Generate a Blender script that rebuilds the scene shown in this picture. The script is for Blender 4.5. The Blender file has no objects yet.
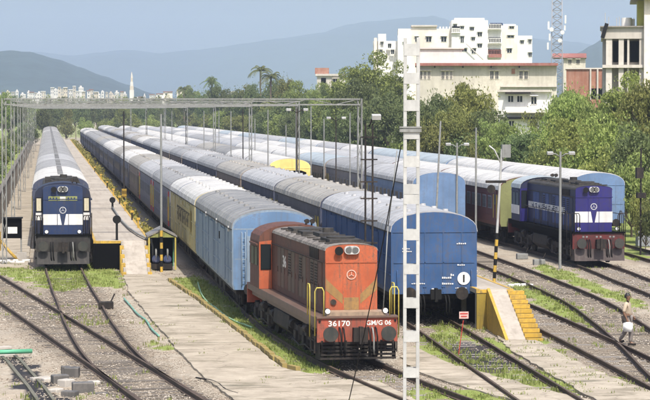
import bpy, bmesh, math, random
from mathutils import Vector, Matrix, noise
R = random.Random(7)
rad = math.radians
scene = bpy.context.scene
COL = scene.collection

# ------------------------------------------------------------------ camera, sky, sun
CAMH = 7.9; FPX = 2300.0; HOR = 110.0; VPX = 47.0
YAW = math.atan((325 - VPX) / FPX); PITCH = math.atan((200 - HOR) / FPX)
cd = bpy.data.cameras.new('camera'); cam = bpy.data.objects.new('camera', cd); COL.objects.link(cam)
cd.sensor_width = 36; cd.lens = 36 * FPX / 650; cd.clip_start = 1; cd.clip_end = 40000
cam.location = (0, 0, CAMH)
cam.rotation_euler = (math.pi / 2 - PITCH, 0, -YAW)
scene.camera = cam
SUNV = Vector((0.08, -0.66, 0.98)).normalized()
SEL = math.asin(SUNV.z); SAZ = math.atan2(SUNV.x, SUNV.y)
world = bpy.data.worlds.new('World'); scene.world = world; world.use_nodes = True
wn = world.node_tree; wn.nodes.clear()
sky = wn.nodes.new('ShaderNodeTexSky'); sky.sky_type = 'NISHITA'; sky.sun_disc = False
sky.sun_elevation = SEL; sky.sun_rotation = SAZ; sky.air_density = 1.0; sky.dust_density = 4.2; sky.ozone_density = 2.6
bg = wn.nodes.new('ShaderNodeBackground'); bg.inputs[1].default_value = 0.15
wo = wn.nodes.new('ShaderNodeOutputWorld')
wn.links.new(sky.outputs[0], bg.inputs[0]); wn.links.new(bg.outputs[0], wo.inputs[0])
sd = bpy.data.lights.new('sun', 'SUN'); sun = bpy.data.objects.new('sun', sd); COL.objects.link(sun)
sd.energy = 4.4; sd.angle = rad(0.6); sd.color = (1.0, 0.945, 0.86)
sun.rotation_euler = SUNV.to_track_quat('Z', 'Y').to_euler()
scene.view_settings.view_transform = 'Standard'; scene.view_settings.look = 'None'
scene.view_settings.exposure = 0.52; scene.view_settings.gamma = 1
scene.cycles.use_denoising = True; scene.cycles.max_bounces = 6; scene.cycles.volume_bounces = 1
scene.cycles.transparent_max_bounces = 8

# ------------------------------------------------------------------ helpers
_cam_m = Matrix.Rotation(-YAW, 4, 'Z') @ Matrix.Rotation(math.pi / 2 - PITCH, 4, 'X')
def G(x, y, z=-0.17):
    """ground point seen at photo pixel (x, y)"""
    d = _cam_m @ Vector((x - 325, -(y - 200), -FPX))
    t = (z - CAMH) / d.z
    return Vector((d.x * t, d.y * t, z))
def W(X, d):
    """lateral distance from the track line and depth -> world x, y"""
    return (X * 0.9928, 1.0073 * d - 0.121 * X)
def px_of(X, Y):
    u = X * math.cos(YAW) - Y * math.sin(YAW); d = Y * math.cos(YAW) + X * math.sin(YAW)
    return 325 + FPX * u / d
def at(x, d):
    """ground x, y under photo column x at depth d"""
    u = (x - 325) / FPX * d
    return (u * math.cos(YAW) + d * math.sin(YAW), d * math.cos(YAW) - u * math.sin(YAW))

ORD = ['first','second','third','fourth','fifth','sixth','seventh','eighth','ninth','tenth','eleventh','twelfth',
 'thirteenth','fourteenth','fifteenth','sixteenth','seventeenth','eighteenth','nineteenth','twentieth',
 'twenty-first','twenty-second','twenty-third','twenty-fourth','twenty-fifth','twenty-sixth','twenty-seventh','twenty-eighth','twenty-ninth','thirtieth']
ORD += ['thirty-' + o for o in ORD[:9]] + ['fortieth'] + ['forty-' + o for o in ORD[:9]] + ['fiftieth'] + ['fifty-' + o for o in ORD[:9]] + ['sixtieth'] + ['sixty-' + o for o in ORD[:9]]

def tag(o, label=None, cat=None, group=None, kind=None):
    if label: o['label'] = label
    if cat: o['category'] = cat
    if group: o['group'] = group
    if kind: o['kind'] = kind
    return o
def thing(name, label, cat, loc=(0, 0, 0), rz=0, group=None):
    o = bpy.data.objects.new(name, None); COL.objects.link(o)
    o.location = loc; o.rotation_euler = (0, 0, rz); o.empty_display_size = 0.3
    return tag(o, label, cat, group)

class MB:
    def __init__(s): s.v = []; s.f = []; s.m = []; s.sm = []
    def add(s, vs, fs, m=0, smooth=False):
        b = len(s.v); s.v += [tuple(v) for v in vs]
        for f in fs: s.f.append([b + i for i in f]); s.m.append(m); s.sm.append(smooth)
        return s
    def box(s, x0, x1, y0, y1, z0, z1, m=0):
        return s.add([(x0,y0,z0),(x1,y0,z0),(x1,y1,z0),(x0,y1,z0),(x0,y0,z1),(x1,y0,z1),(x1,y1,z1),(x0,y1,z1)],
              [(0,3,2,1),(4,5,6,7),(0,1,5,4),(1,2,6,5),(2,3,7,6),(3,0,4,7)], m)
    def obox(s, c, size, rz=0, m=0, rx=0, ry=0):
        M = Matrix.Translation(c) @ Matrix.Rotation(rz,4,'Z') @ Matrix.Rotation(rx,4,'X') @ Matrix.Rotation(ry,4,'Y')
        a, b, d = size[0]/2, size[1]/2, size[2]/2
        vs = [M @ Vector(p) for p in [(-a,-b,-d),(a,-b,-d),(a,b,-d),(-a,b,-d),(-a,-b,d),(a,-b,d),(a,b,d),(-a,b,d)]]
        return s.add(vs, [(0,3,2,1),(4,5,6,7),(0,1,5,4),(1,2,6,5),(2,3,7,6),(3,0,4,7)], m)
    def cyl(s, p0, p1, r0, r1=None, n=10, m=0, smooth=True):
        r1 = r0 if r1 is None else r1
        p0 = Vector(p0); p1 = Vector(p1); ax = (p1 - p0).normalized()
        a = ax.orthogonal().normalized(); b = ax.cross(a)
        vs = []
        for p, r in ((p0, r0), (p1, r1)):
            for i in range(n):
                t = 2*math.pi*i/n; vs.append(p + a*math.cos(t)*r + b*math.sin(t)*r)
        fs = [(i, (i+1)%n, n+(i+1)%n, n+i) for i in range(n)]
        s.add(vs, fs, m, smooth)
        s.add(vs, [tuple(range(n-1,-1,-1)), tuple(range(n, 2*n))], m)
        return s
    def tube(s, pts, r, n=6, m=0):
        pts = [Vector(p) for p in pts]; vs = []; prev = None
        for i, p in enumerate(pts):
            t = (pts[min(i+1, len(pts)-1)] - pts[max(i-1, 0)]).normalized()
            if prev is None: a = t.orthogonal().normalized()
            else: a = (prev - t * prev.dot(t)).normalized()
            prev = a; b = t.cross(a)
            for k in range(n):
                q = 2*math.pi*k/n; vs.append(p + (a*math.cos(q) + b*math.sin(q)) * r)
        fs = []
        for i in range(len(pts)-1):
            for k in range(n): fs.append((i*n+k, i*n+(k+1)%n, (i+1)*n+(k+1)%n, (i+1)*n+k))
        fs.append(tuple(range(n-1,-1,-1))); e = (len(pts)-1)*n; fs.append(tuple(range(e, e+n)))
        return s.add(vs, fs, m, True)
    def prism(s, prof, y0, y1, m=0, caps=True, mcap=None, closed=True, smooth=False):
        """profile of (x, z) points swept along y"""
        n = len(prof)
        vs = [(x, y0, z) for x, z in prof] + [(x, y1, z) for x, z in prof]
        rng = range(n) if closed else range(n-1)
        s.add(vs, [(i, (i+1)%n, n+(i+1)%n, n+i) for i in rng], m, smooth)
        if caps: s.add(vs, [tuple(range(n-1,-1,-1)), tuple(range(n, 2*n))], m if mcap is None else mcap)
        return s
    def xprism(s, prof, x0, x1, m=0):
        """profile of (y, z) points swept along x"""
        n = len(prof)
        vs = [(x0, y, z) for y, z in prof] + [(x1, y, z) for y, z in prof]
        return s.add(vs, [(i, (i+1)%n, n+(i+1)%n, n+i) for i in range(n)] + [tuple(range(n-1,-1,-1)), tuple(range(n, 2*n))], m)
    def mesh(s, name, mats):
        me = bpy.data.meshes.new(name); me.from_pydata(s.v, [], s.f)
        for mt in mats: me.materials.append(mt)
        me.polygons.foreach_set('material_index', s.m); me.polygons.foreach_set('use_smooth', s.sm)
        bm = bmesh.new(); bm.from_mesh(me); bmesh.ops.recalc_face_normals(bm, faces=bm.faces); bm.to_mesh(me); bm.free()
        me.update(); return me
    def build(s, name, mats, parent=None, loc=(0,0,0), rz=0, bevel=0):
        if not isinstance(mats, (list, tuple)): mats = [mats]
        o = bpy.data.objects.new(name, s.mesh(name, mats)); COL.objects.link(o)
        o.location = loc; o.rotation_euler = (0, 0, rz); o.parent = parent
        if bevel:
            b = o.modifiers.new('bevel', 'BEVEL'); b.width = bevel; b.segments = 2; b.limit_method = 'ANGLE'; b.angle_limit = rad(40)
        return o
def inst(name, me, parent=None, loc=(0,0,0), rz=0, sc=None):
    o = bpy.data.objects.new(name, me); COL.objects.link(o); o.location = loc; o.rotation_euler = (0,0,rz); o.parent = parent
    if sc: o.scale = sc
    return o

# ------------------------------------------------------------------ materials
class NT:
    def __init__(s, mt): s.t = mt.node_tree; s.t.nodes.clear()
    def n(s, k, **kw):
        nd = s.t.nodes.new('ShaderNode' + k)
        for a, b in kw.items(): setattr(nd, a, b)
        return nd
    def l(s, a, b): s.t.links.new(a, b)
def newmat(name):
    mt = bpy.data.materials.new(name); mt.use_nodes = True; return mt, NT(mt)
def coords(t, world=False, shift=True):
    if world: return t.n('NewGeometry').outputs['Position']
    tc = t.n('TexCoord').outputs['Object']
    if not shift: return tc
    oi = t.n('ObjectInfo'); m = t.n('Math', operation='MULTIPLY'); m.inputs[1].default_value = 57.0
    t.l(oi.outputs['Random'], m.inputs[0]); a = t.n('VectorMath', operation='ADD'); t.l(tc, a.inputs[0]); t.l(m.outputs[0], a.inputs[1])
    return a.outputs[0]
def nz(t, vec, scale, detail=5, rough=.6, stretch=None):
    if stretch:
        mp = t.n('Mapping'); mp.inputs['Scale'].default_value = stretch; t.l(vec, mp.inputs[0]); vec = mp.outputs[0]
    n_ = t.n('TexNoise'); n_.inputs['Scale'].default_value = scale; n_.inputs['Detail'].default_value = detail
    n_.inputs['Roughness'].default_value = rough; t.l(vec, n_.inputs['Vector']); return n_.outputs[0]
def ramp(t, fac, a, b, ca=(0,0,0,1), cb=(1,1,1,1)):
    r = t.n('ValToRGB'); r.color_ramp.elements[0].position = a; r.color_ramp.elements[1].position = b
    r.color_ramp.elements[0].color = ca; r.color_ramp.elements[1].color = cb; t.l(fac, r.inputs[0]); return r.outputs[0]
def mix(t, fac, a, b, mode='MIX'):
    m = t.n('MixRGB', blend_type=mode)
    for i, v in enumerate((fac, a, b)):
        if hasattr(v, 'is_output'): t.l(v, m.inputs[i])
        elif i == 0: m.inputs[0].default_value = v
        else: m.inputs[i].default_value = (*v, 1) if len(v) == 3 else v
    return m.outputs[0]
def mathn(t, op, a, b=0.0):
    m = t.n('Math', operation=op)
    for i, v in enumerate((a, b)):
        if hasattr(v, 'is_output'): t.l(v, m.inputs[i])
        else: m.inputs[i].default_value = v
    return m.outputs[0]
def finish(t, col, rough=.6, metal=0, bump=None, bstr=.3, bdist=.02, alpha=None, spec=None):
    b = t.n('BsdfPrincipled'); o = t.n('OutputMaterial')
    if hasattr(col, 'is_output'): t.l(col, b.inputs['Base Color'])
    else: b.inputs['Base Color'].default_value = (*col, 1)
    if hasattr(rough, 'is_output'): t.l(rough, b.inputs['Roughness'])
    else: b.inputs['Roughness'].default_value = rough
    b.inputs['Metallic'].default_value = metal
    if spec is not None: b.inputs['Specular IOR Level'].default_value = spec
    if bump is not None:
        bp = t.n('Bump'); bp.inputs['Strength'].default_value = bstr; bp.inputs['Distance'].default_value = bdist
        t.l(bump, bp.inputs['Height']); t.l(bp.outputs[0], b.inputs['Normal'])
    t.l(b.outputs[0], o.inputs[0]); return b
_pc = {}
def paint(name, col, dirt=(.09,.07,.055), amt=.5, rough=.55, metal=0, streak=.5, scale=1.3, world=False, axis='z', spec=.4):
    """weathered paint: cloudy fading, runs down (or across) and grime specks"""
    if name in _pc: return _pc[name]
    mt, t = newmat(name); v = coords(t, world)
    big = nz(t, v, scale*.5, 4, .6); fine = nz(t, v, scale*6, 6, .7)
    st = (3.2, 3.2, .25) if axis == 'z' else ((.35, 3.5, .35) if axis == 'x' else (3, .12, 3))
    run = nz(t, v, scale*1.6, 5, .65, st)
    c = mix(t, ramp(t, big, .36, .66), [k*.78 for k in col], [min(1, k*1.12) for k in col])
    m1 = ramp(t, run, .47, .68); m2 = ramp(t, mathn(t, 'ADD', mathn(t, 'MULTIPLY', fine, .6), mathn(t, 'MULTIPLY', big, .4)), .50, .60)
    f = mathn(t, 'ADD', mathn(t, 'MULTIPLY', m1, streak), mathn(t, 'MULTIPLY', m2, .45))
    f = mathn(t, 'MINIMUM', mathn(t, 'MULTIPLY', f, amt*1.3), 1.0)
    c = mix(t, f, c, dirt)
    finish(t, c, rough, metal, fine, .15, .01, spec=spec); _pc[name] = mt; return mt
def plain(name, col, rough=.5, metal=0, spec=None):
    if name in _pc: return _pc[name]
    mt, t = newmat(name); v = coords(t); c = mix(t, nz(t, v, 8, 4), [k*.8 for k in col], [min(1,k*1.18) for k in col])
    finish(t, c, rough, metal, spec=spec); _pc[name] = mt; return mt

M = {}
M['dark'] = paint('bogie grime', (.018,.016,.015), (.065,.048,.036), .7, .8, spec=.25)
M['walkway'] = paint('roof walkway', (.10,.10,.10), (.30,.29,.27), .8, .9, axis='x')
M['black'] = plain('black iron', (.008,.008,.008), .7, spec=.2)
M['void'] = plain('hollow shade and housing black', (.004,.004,.004), 1.0, spec=.05)  # near black: shade of hollows and openings as colour, also black housing and decks
M['glass'] = plain('dark window glass', (.012,.016,.018), .3, spec=.25)
M['shutter'] = paint('window shutter grey', (.16,.18,.22), amt=.3)
M['white'] = paint('white paint', (.66,.65,.63), (.3,.27,.22), .3)
M['lens'] = plain('lamp lens', (.8,.8,.76), .15)
M['steel'] = paint('rail steel', (.075,.055,.042), (.16,.11,.075), .5, .7, spec=.2)
M['galv'] = paint('galvanised steel', (.47,.47,.45), (.2,.19,.18), .3, .5, .15)
M['galvd'] = paint('dull galvanised steel', (.22,.225,.215), (.10,.09,.08), .6, .6)
M['yellow'] = paint('yellow safety paint', (.52,.33,.045), (.13,.10,.06), .7)
M['yellowrail'] = paint('faded yellow handrail', (.52,.42,.08), (.15,.12,.06), .4)
M['green'] = paint('green pipe paint', (.10,.38,.22), (.1,.1,.07), .3)
M['red'] = paint('sign red', (.5,.04,.03), amt=.2)
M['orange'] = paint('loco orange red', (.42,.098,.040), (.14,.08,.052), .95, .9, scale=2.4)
M['orangeside'] = paint('dark orange brown hood side', (.125,.048,.030), (.022,.018,.016), .95, .7)  # hood side colour, darker and browner than the orange nose
M['redstock'] = paint('faded red headstock', (.34,.07,.04), (.09,.06,.043), .95, .7)
M['oliveband'] = paint('olive yellow chevron', (.27,.155,.05), (.14,.09,.05), .75, .65)
M['loconavy'] = paint('loco navy', (.013,.030,.09), (.05,.045,.04), .5, .5)
M['locoblue'] = paint('loco royal blue', (.018,.015,.13), (.035,.03,.035), .5, .45)
M['locoside'] = paint('loco dark blue side', (.022,.035,.13), (.03,.027,.025), .7, .6)
M['rooftop'] = paint('loco roof grime', (.24,.215,.19), (.035,.028,.024), .95, .8, axis='x', streak=1)
M['roofdark'] = paint('loco dark roof', (.035,.034,.033), (.10,.085,.07), .5, .8, spec=.2)
M['cream'] = paint('cream window blind', (.55,.50,.36), amt=.3)
M['hoodred'] = paint('dull red beam', (.11,.017,.016), (.03,.025,.023), .9)
M['concrete'] = paint('weathered concrete', (.42,.39,.35), (.18,.16,.13), .5, .9, world=False, streak=.2)
M['wood'] = paint('sleeper timber', (.10,.085,.07), (.22,.19,.16), .6, .9, axis='x')
M['csleeper'] = paint('concrete sleeper', (.23,.21,.19), (.10,.085,.07), .6, .9, axis='x')
M['trunk'] = paint('bark', (.16,.12,.09), (.05,.04,.03), .5, .9)

# ------------------------------------------------------------------ tracks
def line_pts(pts, step=1.0):
    """smooth centre line through (x, y) points"""
    P = [Vector((x, y, 0)) for x, y in pts]
    out = []
    for i in range(len(P)-1):
        p0 = P[max(i-1,0)]; p1 = P[i]; p2 = P[i+1]; p3 = P[min(i+2, len(P)-1)]
        n = max(1, int((p2-p1).length / step))
        if (p2-p1).length > 60: n = 4
        for k in range(n):
            t = k/n; m1 = (p2-p0); m2 = (p3-p1)
            L = (p2-p1).length; m1 = m1.normalized()*L; m2 = m2.normalized()*L
            h = (2*t**3-3*t*t+1)*p1 + (t**3-2*t*t+t)*m1 + (-2*t**3+3*t*t)*p2 + (t**3-t*t)*m2
            out.append(h)
    out.append(P[-1]); return out
AX = 8.6
def axd(Y): return AX + (max(0, 88 - Y))**2 / (2*170)
TR = {
 'T': [(.78,600),(.78,130),W(.78,117),W(1.05,103),W(1.28,95),W(1.55,85),W(2.15,73),W(3.1,64.5),W(4.6,54),W(5.4,48)],
 'S': [W(-9.2,153),W(-3.05,109),W(3.45,62.5),W(5.5,48)],
 'A': [(AX,600),(AX,100)] + [(axd(y), y) for y in (90,84,78,72,66,60,54)],
 'B': [(14.3,600),(14.3,100),W(14.3,86),W(13.95,72),W(13.7,62),W(13.35,52)],
 'D': [(18.75,600),(18.75,110),W(18.8,92),W(18.62,80),W(18.1,65),W(17.4,52)],
 'C': [(23.7,600),(23.7,160),W(23.4,133),W(23.0,112),W(22.35,96),W(21.2,85),W(20.2,77.5),W(19.0,69.5),W(17.6,60)],
 'E': [(28.0,600),(28.0,126),W(27.9,116),W(27.3,107),W(26.8,99),W(25.9,89),W(24.7,80)],
 'F': [(33.1,600),(33.1,140),W(33.0,128),W(32.3,112),W(31.2,100)],
}
LINES = {k: line_pts(v) for k, v in TR.items()}
def offset(line, off):
    o = []
    for i, p in enumerate(line):
        t = (line[min(i+1,len(line)-1)] - line[max(i-1,0)]).normalized()
        o.append(p + Vector((-t.y, t.x, 0)) * off)
    return o
def sweep(mb, pts, prof, m=0):
    n = len(prof); vs = []
    for i, p in enumerate(pts):
        t = (pts[min(i+1,len(pts)-1)] - pts[max(i-1,0)]).normalized(); s = Vector((-t.y, t.x, 0))
        for a, z in prof: vs.append(p + s*a + Vector((0,0,z)))
    fs = [(i*n+k, i*n+(k+1)%n, (i+1)*n+(k+1)%n, (i+1)*n+k) for i in range(len(pts)-1) for k in range(n)]
    fs += [tuple(range(n)), tuple(range((len(pts)-1)*n, len(pts)*n))[::-1]]
    mb.add(vs, fs, m)
RAILP = [(-.07,-.16),(.07,-.16),(.07,-.145),(.012,-.12),(.012,-.045),(.036,-.035),(.036,0),(-.036,0),(-.036,-.035),(-.012,-.045),(-.012,-.12),(-.07,-.145)]
slp_c = MB().box(-1.3,1.3,-.12,.12,-.25,-.135)
slp_me = {'wood': slp_c.mesh('sleeper', [M['wood']]), 'conc': slp_c.mesh('sleeper', [M['csleeper']])}
TLAB = {'T': 'railway track curving out from under the left dark blue locomotive',
 'S': 'railway track crossing the lower left corner diagonally beside rubble',
 'A': 'railway track under the orange locomotive, curving right in front of it',
 'B': 'railway track under the deep blue parcel van, with black cinders between its rails',
 'D': 'empty railway track right beside the yellow ramp and its steps',
 'C': 'railway track bending left to join the empty one by the walking man',
 'E': 'railway track under the right royal blue locomotive',
 'F': 'rightmost railway track beside the grass verge'}
for k, L in LINES.items():
    root = thing('railway_track', TLAB[k], 'railway track', (0,0,0), 0, 'railway tracks of the yard')
    for sgn in (-1, 1):
        mb = MB(); sweep(mb, offset(L, sgn*.875), RAILP); mb.build('rail', M['steel'], root)
    # sleepers only on the open stretch that can be seen
    ymax = {'T':112,'S':112,'A':70,'B':80,'D':112,'C':128,'E':113,'F':132}[k]; ymin = 58 if k in 'TSABDC' else 80
    acc = 0; cnt = 0
    for i in range(1, len(L)):
        a, b = L[i-1], L[i]; seg = (b-a).length
        while acc < seg:
            p = a + (b-a)*(acc/seg)
            if ymin < p.y < ymax and cnt < 98 and (k != 'T' or p.y > 66.5) and (k != 'D' or p.y > 66):
                t = (b-a); inst('sleeper', slp_me['wood' if k in 'STC' else 'conc'], root,
                     (p.x + R.uniform(-.04,.04), p.y, (R.uniform(-.035,.0) if p.y < 72 and k == 'S' else R.uniform(-.06,-.012)) - (0 if k in 'S' else .012)), math.atan2(t.y,t.x)-math.pi/2 + R.uniform(-.02,.02)); cnt += 1
            acc += .66
        acc -= seg

# ------------------------------------------------------------------ ground
def inpoly(x, y, P):
    c = False; j = len(P)-1
    for i in range(len(P)):
        if (P[i][1] > y) != (P[j][1] > y) and x < (P[j][0]-P[i][0])*(y-P[i][1])/(P[j][1]-P[i][1])+P[i][0]: c = not c
        j = i
    return c
def gp(pts): return [tuple(G(a, b)[:2]) for a, b in pts]
GRASS = [gp(p) for p in [
 [(168,280),(196,276),(212,284),(235,300),(272,330),(300,344),(318,352),(345,372),(300,374),(265,355),(215,322)],
 [(418,336),(452,334),(470,350),(500,362),(560,376),(592,388),(584,396),(520,390),(475,378),(436,358),(416,345)],
 [(430,322),(462,326),(462,342),(436,340)],
 [(462,334),(520,346),(540,362),(500,352)],
 [(34,268),(100,262),(120,272),(124,290),(92,286),(60,292),(36,286)],
 [(0,238),(10,240),(20,258),(32,272),(30,284),(0,274)],
 [(600,250),(650,232),(650,258),(640,262),(622,258)],
 [(590,240),(650,215),(650,240),(640,245)],
 [(410,388),(470,390),(530,397),(520,402),(410,402)],
 [(505,280),(520,280),(572,304),(604,332),(570,322),(520,296)],
 [(540,360),(600,372),(650,392),(650,398),(600,385),(548,368)],
 [(512,345),(540,340),(585,362),(570,366),(530,356)],
 [(540,262),(600,285),(650,305),(650,312),(590,292),(535,270)],
 [(150,340),(165,340),(170,352),(155,352)]]]
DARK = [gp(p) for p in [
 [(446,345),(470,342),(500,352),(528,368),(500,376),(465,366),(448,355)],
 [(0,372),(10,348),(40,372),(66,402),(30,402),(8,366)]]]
def near_track(x, y):
    best = 99; kk = None
    for k, L in LINES.items():
        for i in range(0, len(L)-1):
            a, b = L[i], L[i+1]
            if y > max(a.y,b.y)+2 or y < min(a.y,b.y)-2: continue
            ab = b-a; t = max(0,min(1,((x-a.x)*ab.x+(y-a.y)*ab.y)/ab.length_squared))
            d = math.hypot(x-a.x-ab.x*t, y-a.y-ab.y*t)
            if d < best: best = d; kk = k
    return best, kk
def axis(a, b, st): 
    o = []; x = a
    while x < b: o.append(x); x += st
    return o
xs = [-6000,-2500,-900,-300,-100,-40,-20,-12] + axis(-9, 38, .45) + [38,42,50,70,110,200,400,900,2500,7000]
ys = [-300,-50,0,20,40] + axis(52, 125, .6) + axis(125,160,2.5) + [160,175,200,240,300,400,550,700,900,1300,2000,3500,6000,12000]
vs = []; attr = []
for y in ys:
    for x in xs:
        near = 50 < y < 140 and -9 < x < 39
        z = -.17; g = 0; dk = 0; br = 0
        if near:
            jx = x + noise.noise((x*.8, y*.8, 3))*.5; jy = y + noise.noise((x*.8, y*.8, 9))*1.2
            g = 1.0 if any(inpoly(jx, jy, P) for P in GRASS) else .12
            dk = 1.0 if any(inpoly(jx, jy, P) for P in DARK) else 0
            dt, kk = near_track(x, y)
            br = max(0, min(1, (1.75-dt)/.6))
            z += noise.noise((x*.5, y*.35, 1))*.035 - (.01 if dt < 1.2 else 0)
            if g == 1.0 and dt > 1.2: z += .03
        elif y > 125 and (x > 35.5 or x < -3.6): g = .95
        elif x < -10: g = .9
        elif y > 600: g = .7
        vs.append((x, y, z)); attr.append((g, dk, br, 1))
nx = len(xs)
fs = [(j*nx+i, j*nx+i+1, (j+1)*nx+i+1, (j+1)*nx+i) for j in range(len(ys)-1) for i in range(nx-1)]
me = bpy.data.meshes.new('ground'); me.from_pydata(vs, [], fs)
ca = me.color_attributes.new('cover', 'FLOAT_COLOR', 'POINT')
for i, c in enumerate(attr): ca.data[i].color = c
for p in me.polygons: p.use_smooth = True
mt, t = newmat('yard ground'); v = coords(t, True)
att = t.n('Attribute'); att.attribute_name = 'cover'; sep = t.n('SeparateColor'); t.l(att.outputs['Color'], sep.inputs[0])
vor = t.n('TexVoronoi'); vor.inputs['Scale'].default_value = 13; t.l(v, vor.inputs['Vector'])
vor2 = t.n('TexVoronoi'); vor2.inputs['Scale'].default_value = 30; t.l(v, vor2.inputs['Vector'])
stone = mix(t, ramp(t, vor.outputs['Color'], .1, .95), (.225,.195,.15), (.43,.385,.315))
soil = mix(t, ramp(t, nz(t, v, 2.5, 6, .7), .3, .7), (.235,.19,.14), (.38,.325,.255))
c = mix(t, ramp(t, nz(t, v, .55, 6, .7), .40, .58), soil, stone)
c = mix(t, mathn(t, 'MULTIPLY', sep.outputs[2], .72), c, mix(t, ramp(t, vor2.outputs['Color'], .1, .95), (.075,.06,.044), (.20,.165,.125)))
gm = mathn(t, 'ADD', sep.outputs[0], mathn(t, 'MULTIPLY', mathn(t, 'SUBTRACT', nz(t, v, 1.1, 6, .7), .5), 1.6))
grs = mix(t, nz(t, v, 3.5, 5, .7), (.12,.17,.03), (.25,.28,.08))
c = mix(t, ramp(t, gm, .48, .75), c, grs)
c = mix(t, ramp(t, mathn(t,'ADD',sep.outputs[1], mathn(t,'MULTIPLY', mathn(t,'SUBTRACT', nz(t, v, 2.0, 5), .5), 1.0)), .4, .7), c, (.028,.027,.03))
c = mix(t, mathn(t, 'MULTIPLY', ramp(t, nz(t, v, .25, 4, .6), .5, .72), .35), c, (.20,.16,.12))
finish(t, c, .95, 0, vor.outputs['Distance'], .6, .05, spec=.2)
me.materials.append(mt); go = bpy.data.objects.new('ground', me); COL.objects.link(go); tag(go, kind='structure')

# concrete footpaths as thin worn slabs
mt, t = newmat('worn path concrete'); v = coords(t, True)
c = mix(t, ramp(t, nz(t, v, .9, 7, .7), .3, .7), (.26,.22,.165), (.42,.365,.285))
c = mix(t, ramp(t, nz(t, v, .8, 7, .75, (.5,1,1)), .50, .60), c, (.20,.17,.12)); c = mix(t, ramp(t, nz(t, v, .45, 7, .75, (.35,1.6,1)), .57, .64), c, (.11,.10,.065))
vc = t.n('TexVoronoi', feature='DISTANCE_TO_EDGE'); vc.inputs['Scale'].default_value = .33; wv_ = t.n('VectorMath', operation='ADD'); t.l(v, wv_.inputs[0]); nn_ = t.n('TexNoise'); nn_.inputs['Scale'].default_value = 1.2; nn_.inputs['Detail'].default_value = 6; t.l(v, nn_.inputs['Vector']); t.l(nn_.outputs['Color'], wv_.inputs[1]); t.l(wv_.outputs[0], vc.inputs['Vector'])
c = mix(t, ramp(t, vc.outputs['Distance'], .0, .012, (.6,.6,.6,1), (0,0,0,1)), c, (.16,.13,.10))
c = mix(t, ramp(t, nz(t, v, 9, 5, .8), .56, .75), c, (.20,.17,.135))
finish(t, c, .95, 0, nz(t, v, 14, 6), .4, .02); PATHM = mt
def slab(name, poly, ztop, th, mat_, wob=.12):
    bm = bmesh.new(); P = []
    for i in range(len(poly)):
        a = Vector((*poly[i], 0)); b = Vector((*poly[(i+1)%len(poly)], 0)); n = max(1, int((b-a).length/.5))
        for k in range(n):
            q = a + (b-a)*k/n; P.append((q.x + noise.noise((q.x*1.3,q.y*1.3,5))*wob, q.y + noise.noise((q.x*1.3,q.y*1.3,8))*wob))
    vs = [bm.verts.new((x, y, ztop)) for x, y in P]; vb = [bm.verts.new((x, y, ztop-th)) for x, y in P]
    f = bm.faces.new(vs)
    for i in range(len(P)): bm.faces.new((vs[i], vb[i], vb[(i+1)%len(P)], vs[(i+1)%len(P)]))
    bmesh.ops.triangulate(bm, faces=[f]); bmesh.ops.recalc_face_normals(bm, faces=bm.faces)
    me = bpy.data.meshes.new(name); bm.to_mesh(me); bm.free(); me.materials.append(mat_)
    o = bpy.data.objects.new(name, me); COL.objects.link(o); return tag(o, kind='structure')
def g2(pts): return [tuple(G(a, b, -.1)[:2]) for a, b in pts]
slab('path', g2([(121,268),(150,268),(168,281),(196,300),(240,334),(283,368),(330,378),(378,382),(420,402),(236,402),(200,374),(160,330),(128,290)]), -.085, .12, PATHM)
slab('path', g2([(404,345),(416,347),(446,361),(500,377),(540,388),(600,402),(520,402),(470,388),(425,374),(402,362)]), -.10, .1, PATHM, .2)
slab('path', g2([(496,336),(530,336),(562,355),(612,377),(660,394),(660,408),(600,402),(548,372),(512,351)]), -.09, .1, PATHM, .15)
slab('path', [(-3.0,118),(-1.0,118),(-1.0,520),(-3.0,520)], -.07, .12, PATHM, .03)

# kerb of yellow-brown worn blocks along the path
kp = g2([(168,281),(196,300),(240,334),(283,368),(300,372)])
mb = MB()
for i in range(len(kp)-1):
    a = Vector((*kp[i],0)); b = Vector((*kp[i+1],0)); n = int((b-a).length/.7); an = math.atan2(b.y-a.y, b.x-a.x)
    for k in range(n):
        q = a+(b-a)*((k+.5)/n); mb.obox((q.x+.08+R.uniform(-.03,.03), q.y, -.07+R.uniform(-.02,.02)), (.62,.16,.22), an+R.uniform(-.04,.04))
tag(mb.build('kerb', paint('worn yellow kerb', (.30,.225,.075), (.17,.15,.07), .7, .9), None), kind='structure')

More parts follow.
